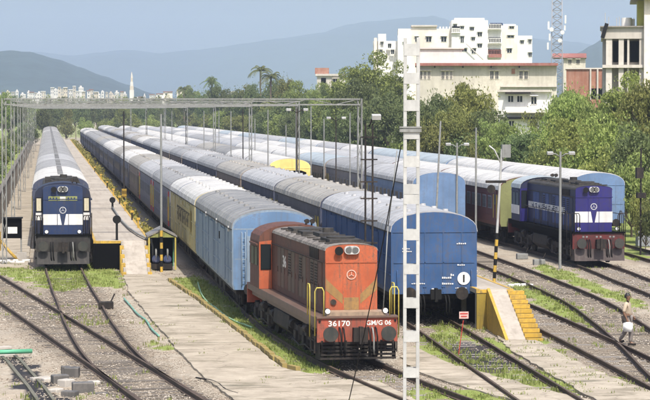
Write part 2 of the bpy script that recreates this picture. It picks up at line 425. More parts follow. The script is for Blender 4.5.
# ------------------------------------------------------------------ coaches
HW = 1.62
def arc(hw, ze, zc, n=14, a=1.0):
    o = []
    for i in range(n+1):
        th = math.pi*i/n; o.append((hw*math.cos(th), ze + (zc-ze)*max(0, math.sin(th))**a))
    return o
def body_prof(hw, ze, zc):
    return [(-hw+.06,1.05),(hw-.06,1.05),(hw,1.25)] + arc(hw, ze, zc, 14, .85) + [(-hw,1.25)]
CL = 21.6
def roof_mb(hw, ze, zc, strip, vents=True):
    mb = MB(); P = arc(hw+.03, ze-.03, zc+.045, 14, .85); Q = arc(hw-.03, ze-.03, zc+.002, 14, .85)[::-1]
    mb.prism(P+Q, .02, CL-.02, 0)
    for i in range(1, 17):
        y = CL*i/17; P2 = arc(hw+.036, ze-.02, zc+.053, 14, .85); mb.prism(P2 + arc(hw, ze-.02, zc+.03, 14, .85)[::-1], y-.02, y+.02, 0)
    if strip:
        mb.box(-.16,.16, 1.6, CL*.46, zc+.03, zc+.075, 1); mb.box(-.16,.16, CL*.52, CL-1.2, zc+.03, zc+.075, 1)
    elif vents:
        for i in range(8):
            for s in (-.7, .7):
                y = 1.6 + i*2.6; mb.cyl((s, y, zc-.12), (s, y, zc+.05), .13, .10, 8, 0)
    for s in (-1, 1): mb.box(s*(hw+.03)-.03, s*(hw+.03)+.03, .1, CL-.1, ze-.075, ze-.04, 1)
    return mb
def underframe_mb():
    mb = MB(); mb.box(-1.45,1.45,.2,CL-.2,.86,1.05)
    for y in (7.6, 9.7, 12.2): mb.box(-1.3,-.5,y,y+1.4,.42,.86)
    for y in (8.2, 11.6): mb.box(.5,1.3,y,y+1.5,.40,.86)
    mb.cyl((0,8,.62),(0,10.4,.62),.25); mb.box(-1.2,1.2,10.9,11.05,.5,.86)
    return mb
def bogie_mb():
    mb = MB()
    for s in (-1, 1):
        mb.box(s*1.05-.06, s*1.05+.06, -1.75, 1.75, .48, .66)
        for y in (-1.45, 1.45):
            mb.cyl((s*.8,y,.46),(s*.93,y,.46),.457,n=16); mb.cyl((s*.93,y,.46),(s*1.16,y,.46),.13,n=8)
            for k in (-.3,.3): mb.cyl((s*1.05,y+k,.35),(s*1.05,y+k,.75),.09,n=6)
        for k in (-.28,.28): mb.cyl((s*1.05,k,.3),(s*1.05,k,.85),.12,n=6)
    for y in (-1.45,1.45): mb.cyl((-.8,y,.46),(.8,y,.46),.09,n=8)
    mb.box(-1.1,1.1,-.3,.3,.4,.7)
    return mb
def body_mesh(name, typ, wall, detail, ze, zc, ribs=False):
    mb = MB(); mb.prism(body_prof(HW, ze, zc), 0, CL, 0)
    side = HW
    def patch(x, y0, y1, z0, z1, m, th=.015):
        for s in (-1, 1): mb.box(min(s*x, s*(x+th)), max(s*x, s*(x+th)), y0, y1, z0, z1, m)
    if typ == 'van':
        for i in range(1, 12): patch(side, CL*i/12-.03, CL*i/12+.03, 1.2, ze-.08, 0, .03)
        for z in (1.75, 2.45): patch(side, .1, CL-.1, z, z+.05, 0, .026)
        for y in (3.2, 9.6, 16.4): patch(side, y, y+2.2, 1.25, 3.2, 0, .045)
    else:
        if not detail:
            for y in (.75, CL-1.5): patch(side, y, y+.75, 1.25, 3.15, 2)
            for i in range(10):
                y = 2.3 + i*1.72; patch(side, y, y+1.05, 2.02, 2.72, 1)
        patch(side, .1, CL-.1, 1.62, 1.66, 0, .02); patch(side, .1, CL-.1, 2.9, 2.93, 0, .02)
    # end wall: arch moulding, vertical seams, gangway
    for y0, y1 in ((-.02, 0.0), (CL, CL+.02)):
        mb.box(-HW+.05, HW-.05, y0, y1, ze-.06, ze-.01, 0)
        for x in (-1.05,-.35,.35,1.05): mb.box(x-.018, x+.018, y0, y1, 1.1, ze-.06, 0)
        mb.box(-HW+.1, HW-.1, y0, y1, 2.2, 2.24, 0)
    return mb.mesh(name, [wall, M['glass'], M['black']])
UF = None
_mesh_cache = {}
def cached(key, fn):
    if key not in _mesh_cache: _mesh_cache[key] = fn()
    return _mesh_cache[key]
ROOFM = {}
def roofmat(nm, col, dirt, amt):
    ROOFM[nm] = paint('roof ' + nm, col, dirt, amt, .55, .05, 1.0, 1.0, axis='x')
roofmat('white', (.53,.52,.50), (.24,.22,.19), .5)
roofmat('silver', (.40,.40,.405), (.17,.16,.145), .6)
roofmat('light grey', (.31,.31,.31), (.13,.12,.11), .65)
roofmat('dark grey', (.175,.175,.175), (.33,.31,.28), .55)
roofmat('beige', (.34,.32,.285), (.15,.135,.115), .6)
roofmat('pale blue', (.34,.39,.42), (.2,.19,.18), .5)
WALLM = {
 'light blue': paint('wall light blue', (.20,.26,.325), (.09,.09,.10), .4, .6),
 'deep blue': paint('wall deep blue', (.028,.08,.20), (.075,.075,.085), .7, .7, scale=1.7),
 'navy': paint('wall navy', (.045,.055,.095), (.13,.12,.115), .6, .6),
 'grey blue': paint('wall grey blue', (.155,.16,.20), (.09,.08,.075), .6, .6),
 'maroon': paint('wall maroon', (.11,.03,.028), (.05,.04,.035), .6, .65),
 'brown': paint('wall tan brown', (.24,.19,.15), (.10,.085,.07), .6, .7),
 'yellow': paint('wall pale yellow', (.48,.41,.20), (.22,.18,.11), .6, .6),
 'bright yellow': paint('wall bright yellow', (.70,.55,.18), (.35,.28,.12), .3, .6),
 'sky blue': paint('wall sky blue', (.12,.20,.34), (.11,.12,.13), .45, .6),
}
win_me = None
def window_mesh():
    mb = MB(); x = 0
    mb.box(-.02,.02,-.56,.56,-.38,.38,0); mb.box(-.026,.026,-.5,.5,-.32,.32,1)
    for k in (-.25,0,.25): mb.box(-.034,.034,k-.015,k+.015,-.32,.32,0)
    for k in (-.11,.11): mb.box(-.032,.032,-.5,.5,k-.008,k+.008,0)
    return mb.mesh('window', [M['shutter'], M['glass']])
def door_mesh(mat_):
    mb = MB(); mb.box(-.02,.02,-.4,.4,1.2,3.18,0); mb.box(-.028,.028,-.22,.22,2.3,2.9,1); mb.box(-.04,.04,-.5,-.46,1.5,2.9,2); mb.box(-.04,.04,.46,.5,1.5,2.9,2)
    return mb.mesh('door', [mat_, M['glass'], M['yellowrail']])
def coach(name, x, y, rz, wall, roof, typ, label, cat, group, near=0, ze=3.4, zc=4.1, strip=False, endcol=None, doorcol=None):
    root = thing(name, label, cat, (x, y, 0), rz, group)
    b = inst('body', cached(('b', typ, near > 0, wall, ze), lambda: body_mesh('body', typ, WALLM[wall], near > 0, ze, zc)), root)
    inst('roof', cached(('r', roof, ze, strip, x < 15), lambda: roof_mb(HW, ze, zc, strip, x < 15).mesh('roof', [ROOFM[roof], M['walkway' if strip else 'roofdark']])), root)
    inst('underframe', cached('uf', lambda: underframe_mb().mesh('underframe', [M['dark']])), root)
    for yy in (3.4, CL-3.4): inst('bogie', cached('bg', lambda: bogie_mb().mesh('bogie', [M['dark']])), root, (0, yy, 0))
    if near:
        if typ != 'van':
            for s in (-1, 1):
                for i in range(10): inst('window', cached('win', window_mesh), root, (s*(HW+.012), 2.85+i*1.75, 2.4))
                for yy in (1.15, CL-1.15): inst('door', cached(('d', doorcol or wall), lambda: door_mesh(M['red'] if doorcol == 'red' else WALLM[wall])), root, (s*(HW+.012), yy, 0))
        for s in (-.978, .978):
            inst('buffer', cached('buf', lambda: MB().cyl((0,0,1.1),(0,-.42,1.1),.11,n=12).cyl((0,-.42,1.1),(0,-.5,1.1),.235,n=20).mesh('buffer', [M['dark']])), root, (s, 0, 0))
        def coup():
            mb = MB(); mb.box(-.14,.14,-.35,.1,.95,1.22); mb.box(-.2,.2,-.5,-.35,.88,1.25); mb.box(-.05,.05,-.6,-.3,.8,1.3)
            for hx in (-.55,-.42,.4,.52): mb.tube([(hx,0,1.0),(hx,-.2,.98),(hx+.03,-.28,.7),(hx+.02,-.22,.4),(hx+.1,-.15,.3)], .025)
            return mb.mesh('coupling', [M['black']])
        inst('coupling', cached('cp', coup), root)
    else:
        inst('gangway', cached('gw', lambda: MB().box(-.5,.5,-.6,0,1.1,3.1).box(-.1,.1,-.7,0,.9,1.1).mesh('gangway', [M['black']])), root)
    return root

def dpos(X, d): return W(X, d)[1]
PITCHC = 22.35
def train(X, y0, n, specs, who, skip=0, near=2, strip=False, ze=3.4, zc=4.1, start=0):
    """coaches one behind the other, specs cycle for the far ones"""
    for i in range(n):
        wall, roof, typ, extra = specs[i] if i < len(specs) else (*R.choice(FARS[who[1]]), 'coach', '')
        kind = 'parcel van' if typ == 'van' else 'coach'
        lab = f"{wall} {kind} with {roof} roof, {ORD[i-start]} {who[0]}"
        if extra: lab = extra
        coach('parcel_van' if typ == 'van' else 'railway_coach', X, y0 + i*PITCHC, 0, wall, roof, typ, lab,
              'parcel van' if typ == 'van' else 'railway coach', who[2], near if False else (1 if i < near else 0), ze, zc, strip,
              doorcol='red' if (who[1] == 'A' and i in (2,3)) else None)
FARS = {
 'T': [('navy','light grey'),('grey blue','silver'),('navy','beige'),('grey blue','light grey')],
 'A': [('grey blue','light grey'),('grey blue','white'),('brown','silver'),('navy','beige'),('grey blue','silver')],
 'B': [('navy','silver'),('navy','beige'),('navy','light grey'),('brown','silver'),('navy','white')],
 'D': [('navy','white'),('grey blue','light grey'),('navy','silver'),('brown','white')],
 'C': [('grey blue','silver'),('brown','light grey'),('navy','white'),('sky blue','silver')],
 'E': [('maroon','white'),('navy','silver'),('maroon','silver'),('brown','white')],
 'F': [('sky blue','white'),('grey blue','silver'),('sky blue','pale blue'),('navy','white')],
}
yT = dpos(.78, 115); yA = dpos(9.6, 71); yB = dpos(13.9, 85.5); yC = dpos(23.7, 140); yD = dpos(18.9, 179); yE = dpos(28, 117.5); yF = dpos(33.1, 139)
train(.78, yT+17.9, 18, [('navy','white','coach',''),('navy','light grey','coach',''),('grey blue','silver','coach','')], ('behind the left navy locomotive','T','coaches behind the left dark blue locomotive'), near=1, strip=True)
A_first = yA + 16.9
train(AX, A_first, 18, [
  ('light blue','dark grey','van','light blue parcel van with dark grey roof coupled behind the orange locomotive'),
  ('yellow','white','van','pale yellow coach with a lettered panel and white roof, second behind the orange locomotive'),
  ('grey blue','light grey','coach',''),('grey blue','silver','coach',''),('brown','beige','coach',''),('grey blue','white','coach','')],
  ('behind the orange locomotive','A','coaches behind the orange locomotive'), near=4)
train(14.3, yB, 22, [
  ('deep blue','silver','van','deep blue parcel van with ribbed silver roof and a white disc on its end'),
  ('navy','beige','coach',''),('navy','silver','coach',''),('brown','beige','coach',''),('navy','light grey','coach',''),('navy','silver','coach',''),('brown','light grey','coach','')],
  ('behind the deep blue parcel van','B','coaches behind the deep blue parcel van'), near=5, start=1)
train(18.75, yD, 17, [('bright yellow','white','coach','bright yellow end coach with a wide dark opening in its rounded end'),('navy','white','coach',''),('navy','dark grey','coach',''),('brown','beige','coach','')],
  ('behind the bright yellow end coach','D','coaches behind the bright yellow end coach'), near=1, start=1)
train(23.7, yC, 19, [('sky blue','silver','coach','sky blue coach with silver roof and blank blue end, between the lamp posts'),('grey blue','light grey','coach',''),('brown','pale blue','coach',''),('navy','white','coach','')],
  ('behind the blank sky blue end coach','C','coaches behind the blank sky blue end coach'), near=2, start=1)
train(28.0, yE+17.9, 19, [('maroon','white','coach','maroon coach with bright white roof and olive end, coupled to the right royal blue locomotive'),('maroon','white','coach','')],
  ('behind the royal blue locomotive','E','coaches behind the right royal blue locomotive'), near=1, ze=3.22, zc=3.98)
train(33.1, yF, 19, [('sky blue','white','coach','sky blue coach with white roof showing past the right royal blue locomotive'),('grey blue','white','coach','')],
  ('of the rightmost train','F','coaches of the rightmost train'), near=1)

def find(labelpart):
    for o in bpy.data.objects:
        if o.get('label') and labelpart in o['label']: return o
def text(s, size, parent, loc, rot, mat_, name='lettering', ext=.004, sx=1):
    cu = bpy.data.curves.new(name, 'FONT'); cu.body = s; cu.size = size; cu.extrude = ext; cu.align_x = 'CENTER'; cu.align_y = 'CENTER'
    cu.resolution_u = 2; cu.offset = size*.012
    tmp = bpy.data.objects.new('tmp', cu); COL.objects.link(tmp)
    bpy.context.view_layer.update()
    me = bpy.data.meshes.new_from_object(tmp.evaluated_get(bpy.context.evaluated_depsgraph_get())); bpy.data.objects.remove(tmp)
    me.name = name; me.materials.clear(); me.materials.append(mat_)
    o = bpy.data.objects.new(name, me); COL.objects.link(o); o.parent = parent; o.location = loc; o.rotation_euler = rot; o.scale = (sx,1,1)
    return o
FRONT = (math.pi/2, 0, 0); LEFT = (math.pi/2, 0, -math.pi/2)

# details on the deep blue van's end
bv = find('deep blue parcel van with ribbed')
mb = MB(); mb.cyl((1.12,-.02,1.62),(1.12,-.03,1.62),.24,n=28)
d_ = mb.build('end_marking', [M['white']], bv)
MB().box(1.09,1.15,-.04,-.031,1.48,1.76).build('disc_bar', [M['black']], d_)
mb = MB()
for (x0, z, n, h) in ((-1.2,2.72,4,.05),(-1.2,2.62,5,.05),(.3,1.62,5,.06),(.3,1.4,6,.06),(-.85,1.42,7,.045),(.85,2.9,5,.05),(.88,2.1,4,.05),(.62,1.72,2,.08),(.8,1.25,6,.03)):
    for k in range(n): mb.box(x0+k*.075, x0+k*.075+.05, -.026, -.0205, z, z+h*R.uniform(.7,1.2))
mb.build('stencil_marking', [M['white']], bv)
mb = MB()
for s in (-1,1): mb.tube([(s*1.4,-.03,1.15),(s*1.4,-.09,1.2),(s*1.4,-.09,1.9),(s*1.4,-.03,1.95)], .018)
for x in (-.35,.35): mb.box(x-.06,x+.06,-.03,-.02,1.3,1.36)
mb.build('grab_rail', [WALLM['deep blue']], bv)
MB().box(-.1,.1,-.08,-.02,1.12,1.26).build('bracket', [M['white']], bv)
MB().box(-.48,.0,.15,.4,4.02,4.1).box(.1,.6,.1,.3,4.0,4.09).build('roof_hatch', [plain('moss green scrap', (.06,.14,.05), .9)], bv)
# light blue van end
lv = find('light blue parcel van with dark grey')
mb = MB(); mb.box(-1.05,-.25,-.05,-.02,1.3,3.1)
MB().prism(body_prof(HW-.05, 3.36, 4.02), -.018, -.003).build('end_panel', [paint('end sky blue', (.12,.21,.35), (.12,.12,.13), .6)], lv)
e_ = mb.build('end_door', [WALLM['light blue']], lv)
MB().box(-.95,-.35,-.056,-.05,2.1,2.75).build('door_window', [M['glass']], e_)
mb = MB()
for (x, z, w, h) in ((-.62,2.9,.3,.12),(-.62,2.72,.26,.06),(-.62,2.1,.32,.1),(-.6,1.5,.26,.14)): mb.box(x, x+w, -.066, -.057, z, z+h)
mb.build('notice', [M['white']], lv)
mb = MB()
for x in (-1.25,-1.12): mb.tube([(x,-.03,1.2),(x,-.12,1.25),(x,-.12,3.2),(x,-.03,3.25)], .02)
for i in range(7): mb.tube([(-1.25,-.12,1.4+i*.27),(-1.12,-.12,1.4+i*.27)], .012)
mb.build('ladder', [WALLM['light blue']], lv)
for y in (1.2, 7.5, 13.8): MB().box(-1.68,-1.6,y,y+.3,3.22,3.42).build('roof_bracket', [M['white']], lv)
MB().box(-1.7,-1.665,5.6,5.75,2.7,3.0).build('latch', [M['black']], lv)
# lettered panel on the yellow coach
yv = find('pale yellow coach with a lettered panel')
mb = MB(); mb.box(-1.69,-1.665,2.4,13.8,1.95,3.0)
pn = mb.build('lettered_panel', [paint('panel olive', (.42,.34,.13), (.15,.12,.06), .5)], yv)
for k in range(11):
    y = 2.8 + k*1.0; mb = MB()
    mb.box(-1.70,-1.691,y,y+.12,2.1,2.85); mb.box(-1.70,-1.691,y+.12,y+.62,2.72+.05*(k%2),2.85)
    if k%2: mb.box(-1.70,-1.691,y+.5,y+.62,2.1,2.72)
    if k%3: mb.box(-1.70,-1.691,y+.12,y+.5,2.4-.05*(k%3),2.5)
    mb.build('panel_letter', [M['dark']], pn)
# dark opening of the yellow end
ye = find('bright yellow end coach')
mb = MB(); P = [(.1-1.35,1.9),(1.3,1.9),(1.3,3.05),(.9,3.2),(-.9,3.2),(-1.25,3.05)]; mb.prism(P, -.06, -.022)
mb.build('end_window', [M['void']], ye)
# plain covered ends of the sky blue and olive coaches
cb = find('blank sky blue end') or find('blank blue end')
cb = find('sky blue coach with silver roof and blank')
mb = MB(); mb.prism(body_prof(HW-.04, 3.38, 4.05), -.06, -.022); mb.build('end_panel', [WALLM['sky blue']], cb)
mb = MB(); mb.box(.35,.75,-.08,-.06,1.35,1.7); mb.build('yellow_plate', [M['yellow']], cb)
ec = find('maroon coach with bright white roof and olive')
mb = MB(); mb.prism(body_prof(HW-.04, 3.2, 3.94), -.06, -.022); mb.build('end_panel', [paint('olive end', (.19,.20,.08), (.12,.12,.06), .5)], ec)

# ------------------------------------------------------------------ locomotives
def loco_bogie(three=True):
    mb = MB()
    for s in (-1,1):
        mb.box(s*1.12-.07, s*1.12+.07, -2.4, 2.4, .62, .9)
        for y in (-1.75, 0, 1.75):
            mb.cyl((s*.8,y,.54),(s*.94,y,.54),.54,n=20); mb.cyl((s*.94,y,.5),(s*1.27,y,.5),.17,n=10); mb.box(s*1.2-.09,s*1.2+.09,y-.22,y+.22,.3,.72)
            mb.cyl((s*1.12,y+.42,.4),(s*1.12,y+.42,.95),.1,n=8); mb.cyl((s*1.12,y-.42,.4),(s*1.12,y-.42,.95),.1,n=8)
        mb.tube([(s*1.3,-2.0,.35),(s*1.3,-.6,.45),(s*1.3,.6,.3),(s*1.3,2.1,.42)], .03)
        mb.box(s*1.25-.05,s*1.25+.05,-.9,-.5,.75,1.15); mb.cyl((s*1.28,-1.0,1.0),(s*1.28,-.4,1.0),.12,n=8)
    for y in (-1.75,0,1.75): mb.cyl((-.8,y,.54),(.8,y,.54),.1,n=8)
    mb.box(-1.0,1.0,-1.2,1.2,.6,1.0)
    return mb
def loco(name, label, x, y, rz, longfront, C):
    root = thing(name, label, 'locomotive', (x, y, 0), rz, 'diesel locomotives of the yard'); L = 16.6
    hw = C['hw']; zt = C['zt']; ze = zt-.22
    # deck
    MB().box(-1.36,1.36,.12,L-.12,1.34,1.60).box(-1.2,1.2,.3,L-.3,1.12,1.34).build('running_board', [C['deck']], root, bevel=.015)
    hs = MB().box(-1.36,1.36,0,.12,.78,1.60).build('headstock', [C['stock']], root, bevel=.01)
    MB().box(-1.36,1.36,L-.12,L,.78,1.60).build('headstock', [C['stock']], root)
    MB().box(-1.38,1.38,-.06,.4,1.60,1.66).build('footplate', [C['deck']], root)
    # hoods
    def hood(y0, y1, nm, label_mats, w=hw, z=zt):
        P = [(-w,1.6),(w,1.6)] + arc(w, z-.22, z, 12, .75) 
        return MB().prism(P, y0, y1).build(nm, label_mats, root, bevel=.03)
    if longfront: h0, h1, c0, c1, r0, r1 = 1.15, 12.9, 12.9, 15.3, 15.3, 16.2
    else: h0, h1, c0, c1, r0, r1 = 4.3, 15.7, 2.0, 4.3, .75, 2.0
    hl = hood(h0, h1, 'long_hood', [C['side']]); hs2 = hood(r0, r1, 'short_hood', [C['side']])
    fy = h0 if longfront else r0
    # nose panel (front face skin)
    P = [(-hw+.01,1.61),(hw-.01,1.61)] + arc(hw-.01, ze, zt-.012, 12, .75)
    nose = MB().prism(P, fy-.05, fy-.002).build('nose', [C['front']], root, bevel=.02)
    f = fy-.05
    return_parts = dict(root=root, nose=nose, f=f)
    # cab
    P = [(-1.42,1.6),(1.42,1.6)] + arc(1.42, 3.45 if longfront else 3.5, zt+.1, 12, .8)
    cab = MB().prism(P, c0, c1).build('cab', [C['side']], root, bevel=.03)
    P = [(-1.415,1.61),(-hw-.02,1.61),(-hw-.02,3.5),(-1.415,3.44)]
    for s in (-1, 1):
        MB().prism([(s*a, b) for a, b in P], c0-.03, c0-.002).build('cab_front', [C.get('cabface', C['front'])], cab)
        wz0, wz1 = (2.35, 3.35) if longfront else (2.72, 3.46)
        wx = sorted((s*(hw+.05), s*1.36)); 
        MB().box(wx[0], wx[1], c0-.05, c0-.03, wz0, wz1, 0).box(wx[0]+.04, wx[1]-.04, c0-.056, c0-.05, wz0+.05, wz1-.05, 1).build('cab_window', [M['black'], C['pane']], cab)
        if not longfront:
            MB().box(wx[0]+.0, wx[1], c0-.04, c0-.031, 2.3, 2.68).build('cab_band', [M['white']], cab)
        MB().box(min(s*1.42,s*1.44), max(s*1.42,s*1.44), c0+.35, c0+1.05, 2.5, 3.2, 0).box(min(s*1.42,s*1.44), max(s*1.42,s*1.44), c0+1.25, c0+1.95, 2.5, 3.2, 0).build('side_window', [M['glass']], cab)
        MB().box(min(s*1.42,s*1.5), max(s*1.42,s*1.5), c0+.2, c0+2.1, 3.3, 3.36, 0).build('rain_strip', [C['side']], cab)
    if C.get('cabroof'):
        Q = arc(1.46, 3.47, zt+.14, 12, .8); MB().prism(Q + arc(1.43, 3.47, zt+.105, 12, .8)[::-1], c0-.05, c1+.05).build('cab_roof', [C['cabroof']], cab)
    # hood roof skin and roof gear
    Q = arc(hw+.02, ze, zt+.02, 12, .75); MB().prism(Q + arc(hw-.02, ze, zt+.003, 12, .75)[::-1], h0-.04, h1-.03).build('hood_roof', [C['roof']], root)
    RG_ = [M['roofdark']]
    MB().box(-.55,.55,h0+1.0,h0+2.9,zt,zt+.1).cyl((0,h0+1.95,zt+.08),(0,h0+1.95,zt+.16),.5,n=18).build('radiator_fan', RG_, root)
    MB().box(-.35,.35,h0+4.2,h0+5.6,zt,zt+.14).cyl((.1,h0+5.0,zt+.1),(.1,h0+5.0,zt+.3),.2,n=12).build('exhaust_stack', RG_, root)
    for a, b, c_, e_ in ((-.62,-.2,6.2,7.4),(.2,.62,6.2,7.4),(-.6,.6,8.4,9.8)): MB().box(a,b,h0+c_,h0+e_,zt-.05,zt+.1).build('roof_hatch', RG_, root)
    for k in range(9): MB().box(-hw+.1,hw-.1,h0+.6+k*1.2,h0+.64+k*1.2,zt-.03,zt+.035).build('roof_joint', RG_, root)
    # doors, louvres and grilles on both flanks
    for s in (-1, 1):
        g = lambda a, b: (min(s*a, s*b), max(s*a, s*b))
        x0, x1 = g(hw, hw+.02)
        n = int((h1-h0-1.2)/.82)
        for k in range(n):
            y = h0+.5+k*.82
            mb = MB(); mb.box(x0, x1, y, y+.74, 1.85, 3.35)
            mb.box(*g(hw+.02,hw+.045), y+.62, y+.66, 2.4, 2.6)
            if k in (1,2,5,8):
                for q in range(8): mb.box(*g(hw+.02,hw+.035), y+.08, y+.55, 2.5+q*.1, 2.55+q*.1, 1)
            mb.build('hood_door', [C['door'] if k%3 else C['side'], M['dark']], hl)
        mb = MB(); mb.box(*g(hw,hw+.03), h0+1.2, h0+3.0, 3.42, ze-.02)
        for q in range(9): mb.box(*g(hw+.03,hw+.04), h0+1.25+q*.19, h0+1.33+q*.19, 3.44, ze-.04)
        mb.build('grille', [M['dark']], hl)
        # rail along hood and deck
        mb = MB(); xr = s*1.3
        mb.tube([(s*(hw+.06), h0+.1, 3.42-.02),(s*(hw+.06), h1-.2, 3.42-.02)], .018)
        mb.tube([(xr,.9,2.55)] + [(xr, yy, 2.55) for yy in (4,8,11)] + [(xr,(h1 if longfront else 15.6)-.3,2.55)], .02) if C.get('siderail') else None
        if C.get('siderail'):
            for k in range(7):
                yy = (.9 if longfront else 4.6)+k*1.75; mb.tube([(xr,yy,1.6),(xr,yy,2.55)], .018)
        mb.build('handrail', [C['rail']], root)
        # corner steps and loops
        mb = MB()
        xo, xi = s*1.42, s*1.12
        mb.tube([(xo,.1,1.0),(xo,.1,2.5),(xo-s*.06,.1,2.62),(xi+s*.06,.1,2.62),(xi,.1,2.5),(xi,.1,1.66)], .022)
        mb.tube([(s*1.45,.95,.9),(s*1.45,.95,2.55),(s*1.45,1.0,2.68),(s*1.45,1.35,2.68),(s*1.45,1.4,2.55),(s*1.45,1.4,1.6)], .022)
        mb.tube([(s*1.3,-.02,1.5),(s*1.3,-.02,2.5),(s*1.25,-.02,2.62),(s*1.05,-.02,2.62),(s*1.0,-.02,2.5),(s*1.0,-.02,1.66)], .025) if C.get('frontrail') else None
        mb.build('corner_rail', [C['corner']], root)
        mb = MB()
        for z in (.45,.8,1.15): mb.box(*g(1.15,1.42), .3, .85, z, z+.04)
        mb.box(*g(1.38,1.42), .28,.32,.4,1.3); mb.box(*g(1.38,1.42), .83,.87,.4,1.3)
        mb.build('step', [M['dark']], root)
        # buffers
        mb = MB().cyl((s*.978,0,1.1),(s*.978,-.38,1.1),.15,.12,n=16).cyl((s*.978,-.38,1.1),(s*.978,-.46,1.1),.25,n=24)
        mb.build('buffer', [paint('oily buffer steel', (.03,.033,.03), (.08,.06,.045), .5, .5)], root)
        lamp = MB().cyl((s*C['lampx'],f-.02 if not longfront else .3,C['lampz']),(s*C['lampx'],f-.12 if not longfront else .16,C['lampz']),.1,n=14)
        lo = lamp.build('marker_lamp', [M['dark']], root)
        yy = (f-.125) if not longfront else .155
        MB().cyl((s*C['lampx'],yy,C['lampz']),(s*C['lampx'],yy-.02,C['lampz']),.085,n=14).build('lamp_lens', [M['lens']], lo)
        mb = MB()
    # headlight: oval twin
    zl = zt-.2
    hb = MB().cyl((-.12,f,zl),(-.12,f-.13,zl),.14,n=18).cyl((.12,f,zl),(.12,f-.13,zl),.14,n=18).box(-.12,.12,f-.13,f,zl-.14,zl+.14).build('headlight', [paint('headlight rim', (.5,.5,.48), amt=.4)], root)
    MB().cyl((-.12,f-.13,zl),(-.12,f-.14,zl),.105,n=18).cyl((.12,f-.13,zl),(.12,f-.14,zl),.105,n=18).build('headlight_lens', [plain('headlamp reflector', (.16,.165,.165), .15, .5)], hb)
    # horns
    MB().cyl((-.45,f,zl-.02),(-.45,f-.16,zl-.02),.06,.15,n=14).build('horn', [M['black']], root)
    [MB().cyl((hx_,c0+.2,zt+.2),(hx_,c0+.7,zt+.2),.1,.04,n=10).box(hx_-.03,hx_+.03,c0+.4,c0+.46,zt-.05,zt+.2).build('roof_horn', [M['dark']], root) for hx_ in (.5,.72)]
    # front seams, doors, emblem
    mb = MB()
    mb.box(-hw+.02,hw-.02,f-.02,f,3.38,3.43)
    for sx in (-.28,.28): mb.box(sx-.015,sx+.015,f-.015,f,1.7,3.38)
    mb.build('front_seam', [C['front']], nose)
    ring = MB(); n = 24; ze_ = C.get('emblemz', 2.98); re = .17
    for i in range(n):
        a, b = 2*math.pi*i/n, 2*math.pi*(i+1)/n
        ring.add([(re*math.cos(a),f-.022,ze_+re*math.sin(a)),(re*math.cos(b),f-.022,ze_+re*math.sin(b)),((re-.035)*math.cos(b),f-.022,ze_+(re-.035)*math.sin(b)),((re-.035)*math.cos(a),f-.022,ze_+(re-.035)*math.sin(a))], [(0,1,2,3)])
    for k in range(3):
        a = math.pi/2+k*2*math.pi/3; ring.obox((math.cos(a)*.05,f-.022,ze_+math.sin(a)*.05),(.02,.006,.1),0,0,0,-a+math.pi/2)
    ring.build('emblem', [C['emblem']], nose)
    # cowcatcher
    mb = MB()
    for k in range(5): mb.box(-1.28+.02*k,1.28-.02*k,-.16+.02*k,-.08+.02*k,.22+k*.125,.29+k*.125)
    for x in (-1.2,-.8,-.4,0,.4,.8,1.2): mb.box(x-.035,x+.035,-.07,.0,.2,.85)
    mb.box(-1.25,1.25,-.05,.1,.72,.80)
    for s in (-1,1): mb.add([(s*1.28,-.1,.2),(s*1.34,.5,.2),(s*1.34,.5,.8),(s*1.28,-.1,.8)], [(0,1,2,3)])
    if C.get('plough'): mb.xprism([(-.25,.2),(-.15,.2),(-.05,.8),(-.12,.8)], -1.3, 1.3)
    mb.build('cowcatcher', [C.get('cow', M['dark'])], root)
    mb = MB(); mb.box(-.17,.17,-.45,0,.92,1.28); mb.box(-.24,.24,-.62,-.42,.85,1.32); mb.box(-.06,.06,-.72,-.5,.78,1.36)
    mb.build('coupler', [M['dark']], root)
    for k, hx in enumerate((-.62,-.5,.36,.48,.6)):
        MB().tube([(hx,-.02,1.28),(hx,-.2,1.24),(hx+.02,-.3,.95),(hx+.02,-.28,.6),(hx+.05,-.2,.38)], .03).build('brake_hose', [M['galvd'] if k in (3,) else M['black']], root)
    for yy in (3.4, L-3.4):
        inst('bogie', cached('lbg', lambda: loco_bogie().mesh('bogie', [M['dark']])), root, (0,yy,0))
    mb = MB(); mb.prism([(-1.25,1.12),(-1.3,.6),(-1.0,.35),(1.0,.35),(1.3,.6),(1.25,1.12)], 6.5, 10.1); 
    mb.build('fuel_tank', [M['dark']], root, bevel=.03)
    for s in (-1,1):
        for ya, yb_ in ((5.9,6.4),(10.2,10.7)): MB().cyl((s*1.15,ya,.85),(s*1.15,yb_,.85),.18,n=10).build('air_reservoir', [M['dark']], root)
    return return_parts

hdA = math.atan((axd(yA)-axd(yA+16.6))/16.6)   # heading on the curve
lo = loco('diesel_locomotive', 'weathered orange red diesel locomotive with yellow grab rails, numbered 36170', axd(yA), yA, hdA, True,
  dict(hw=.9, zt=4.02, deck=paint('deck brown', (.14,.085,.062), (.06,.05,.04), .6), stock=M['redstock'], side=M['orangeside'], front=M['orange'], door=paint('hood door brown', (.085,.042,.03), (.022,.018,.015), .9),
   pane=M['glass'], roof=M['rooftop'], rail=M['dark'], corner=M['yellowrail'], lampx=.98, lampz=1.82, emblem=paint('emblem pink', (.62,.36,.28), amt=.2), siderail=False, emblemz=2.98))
root, nose, f = lo['root'], lo['nose'], lo['f']
root.scale = (.93,.925,.92)
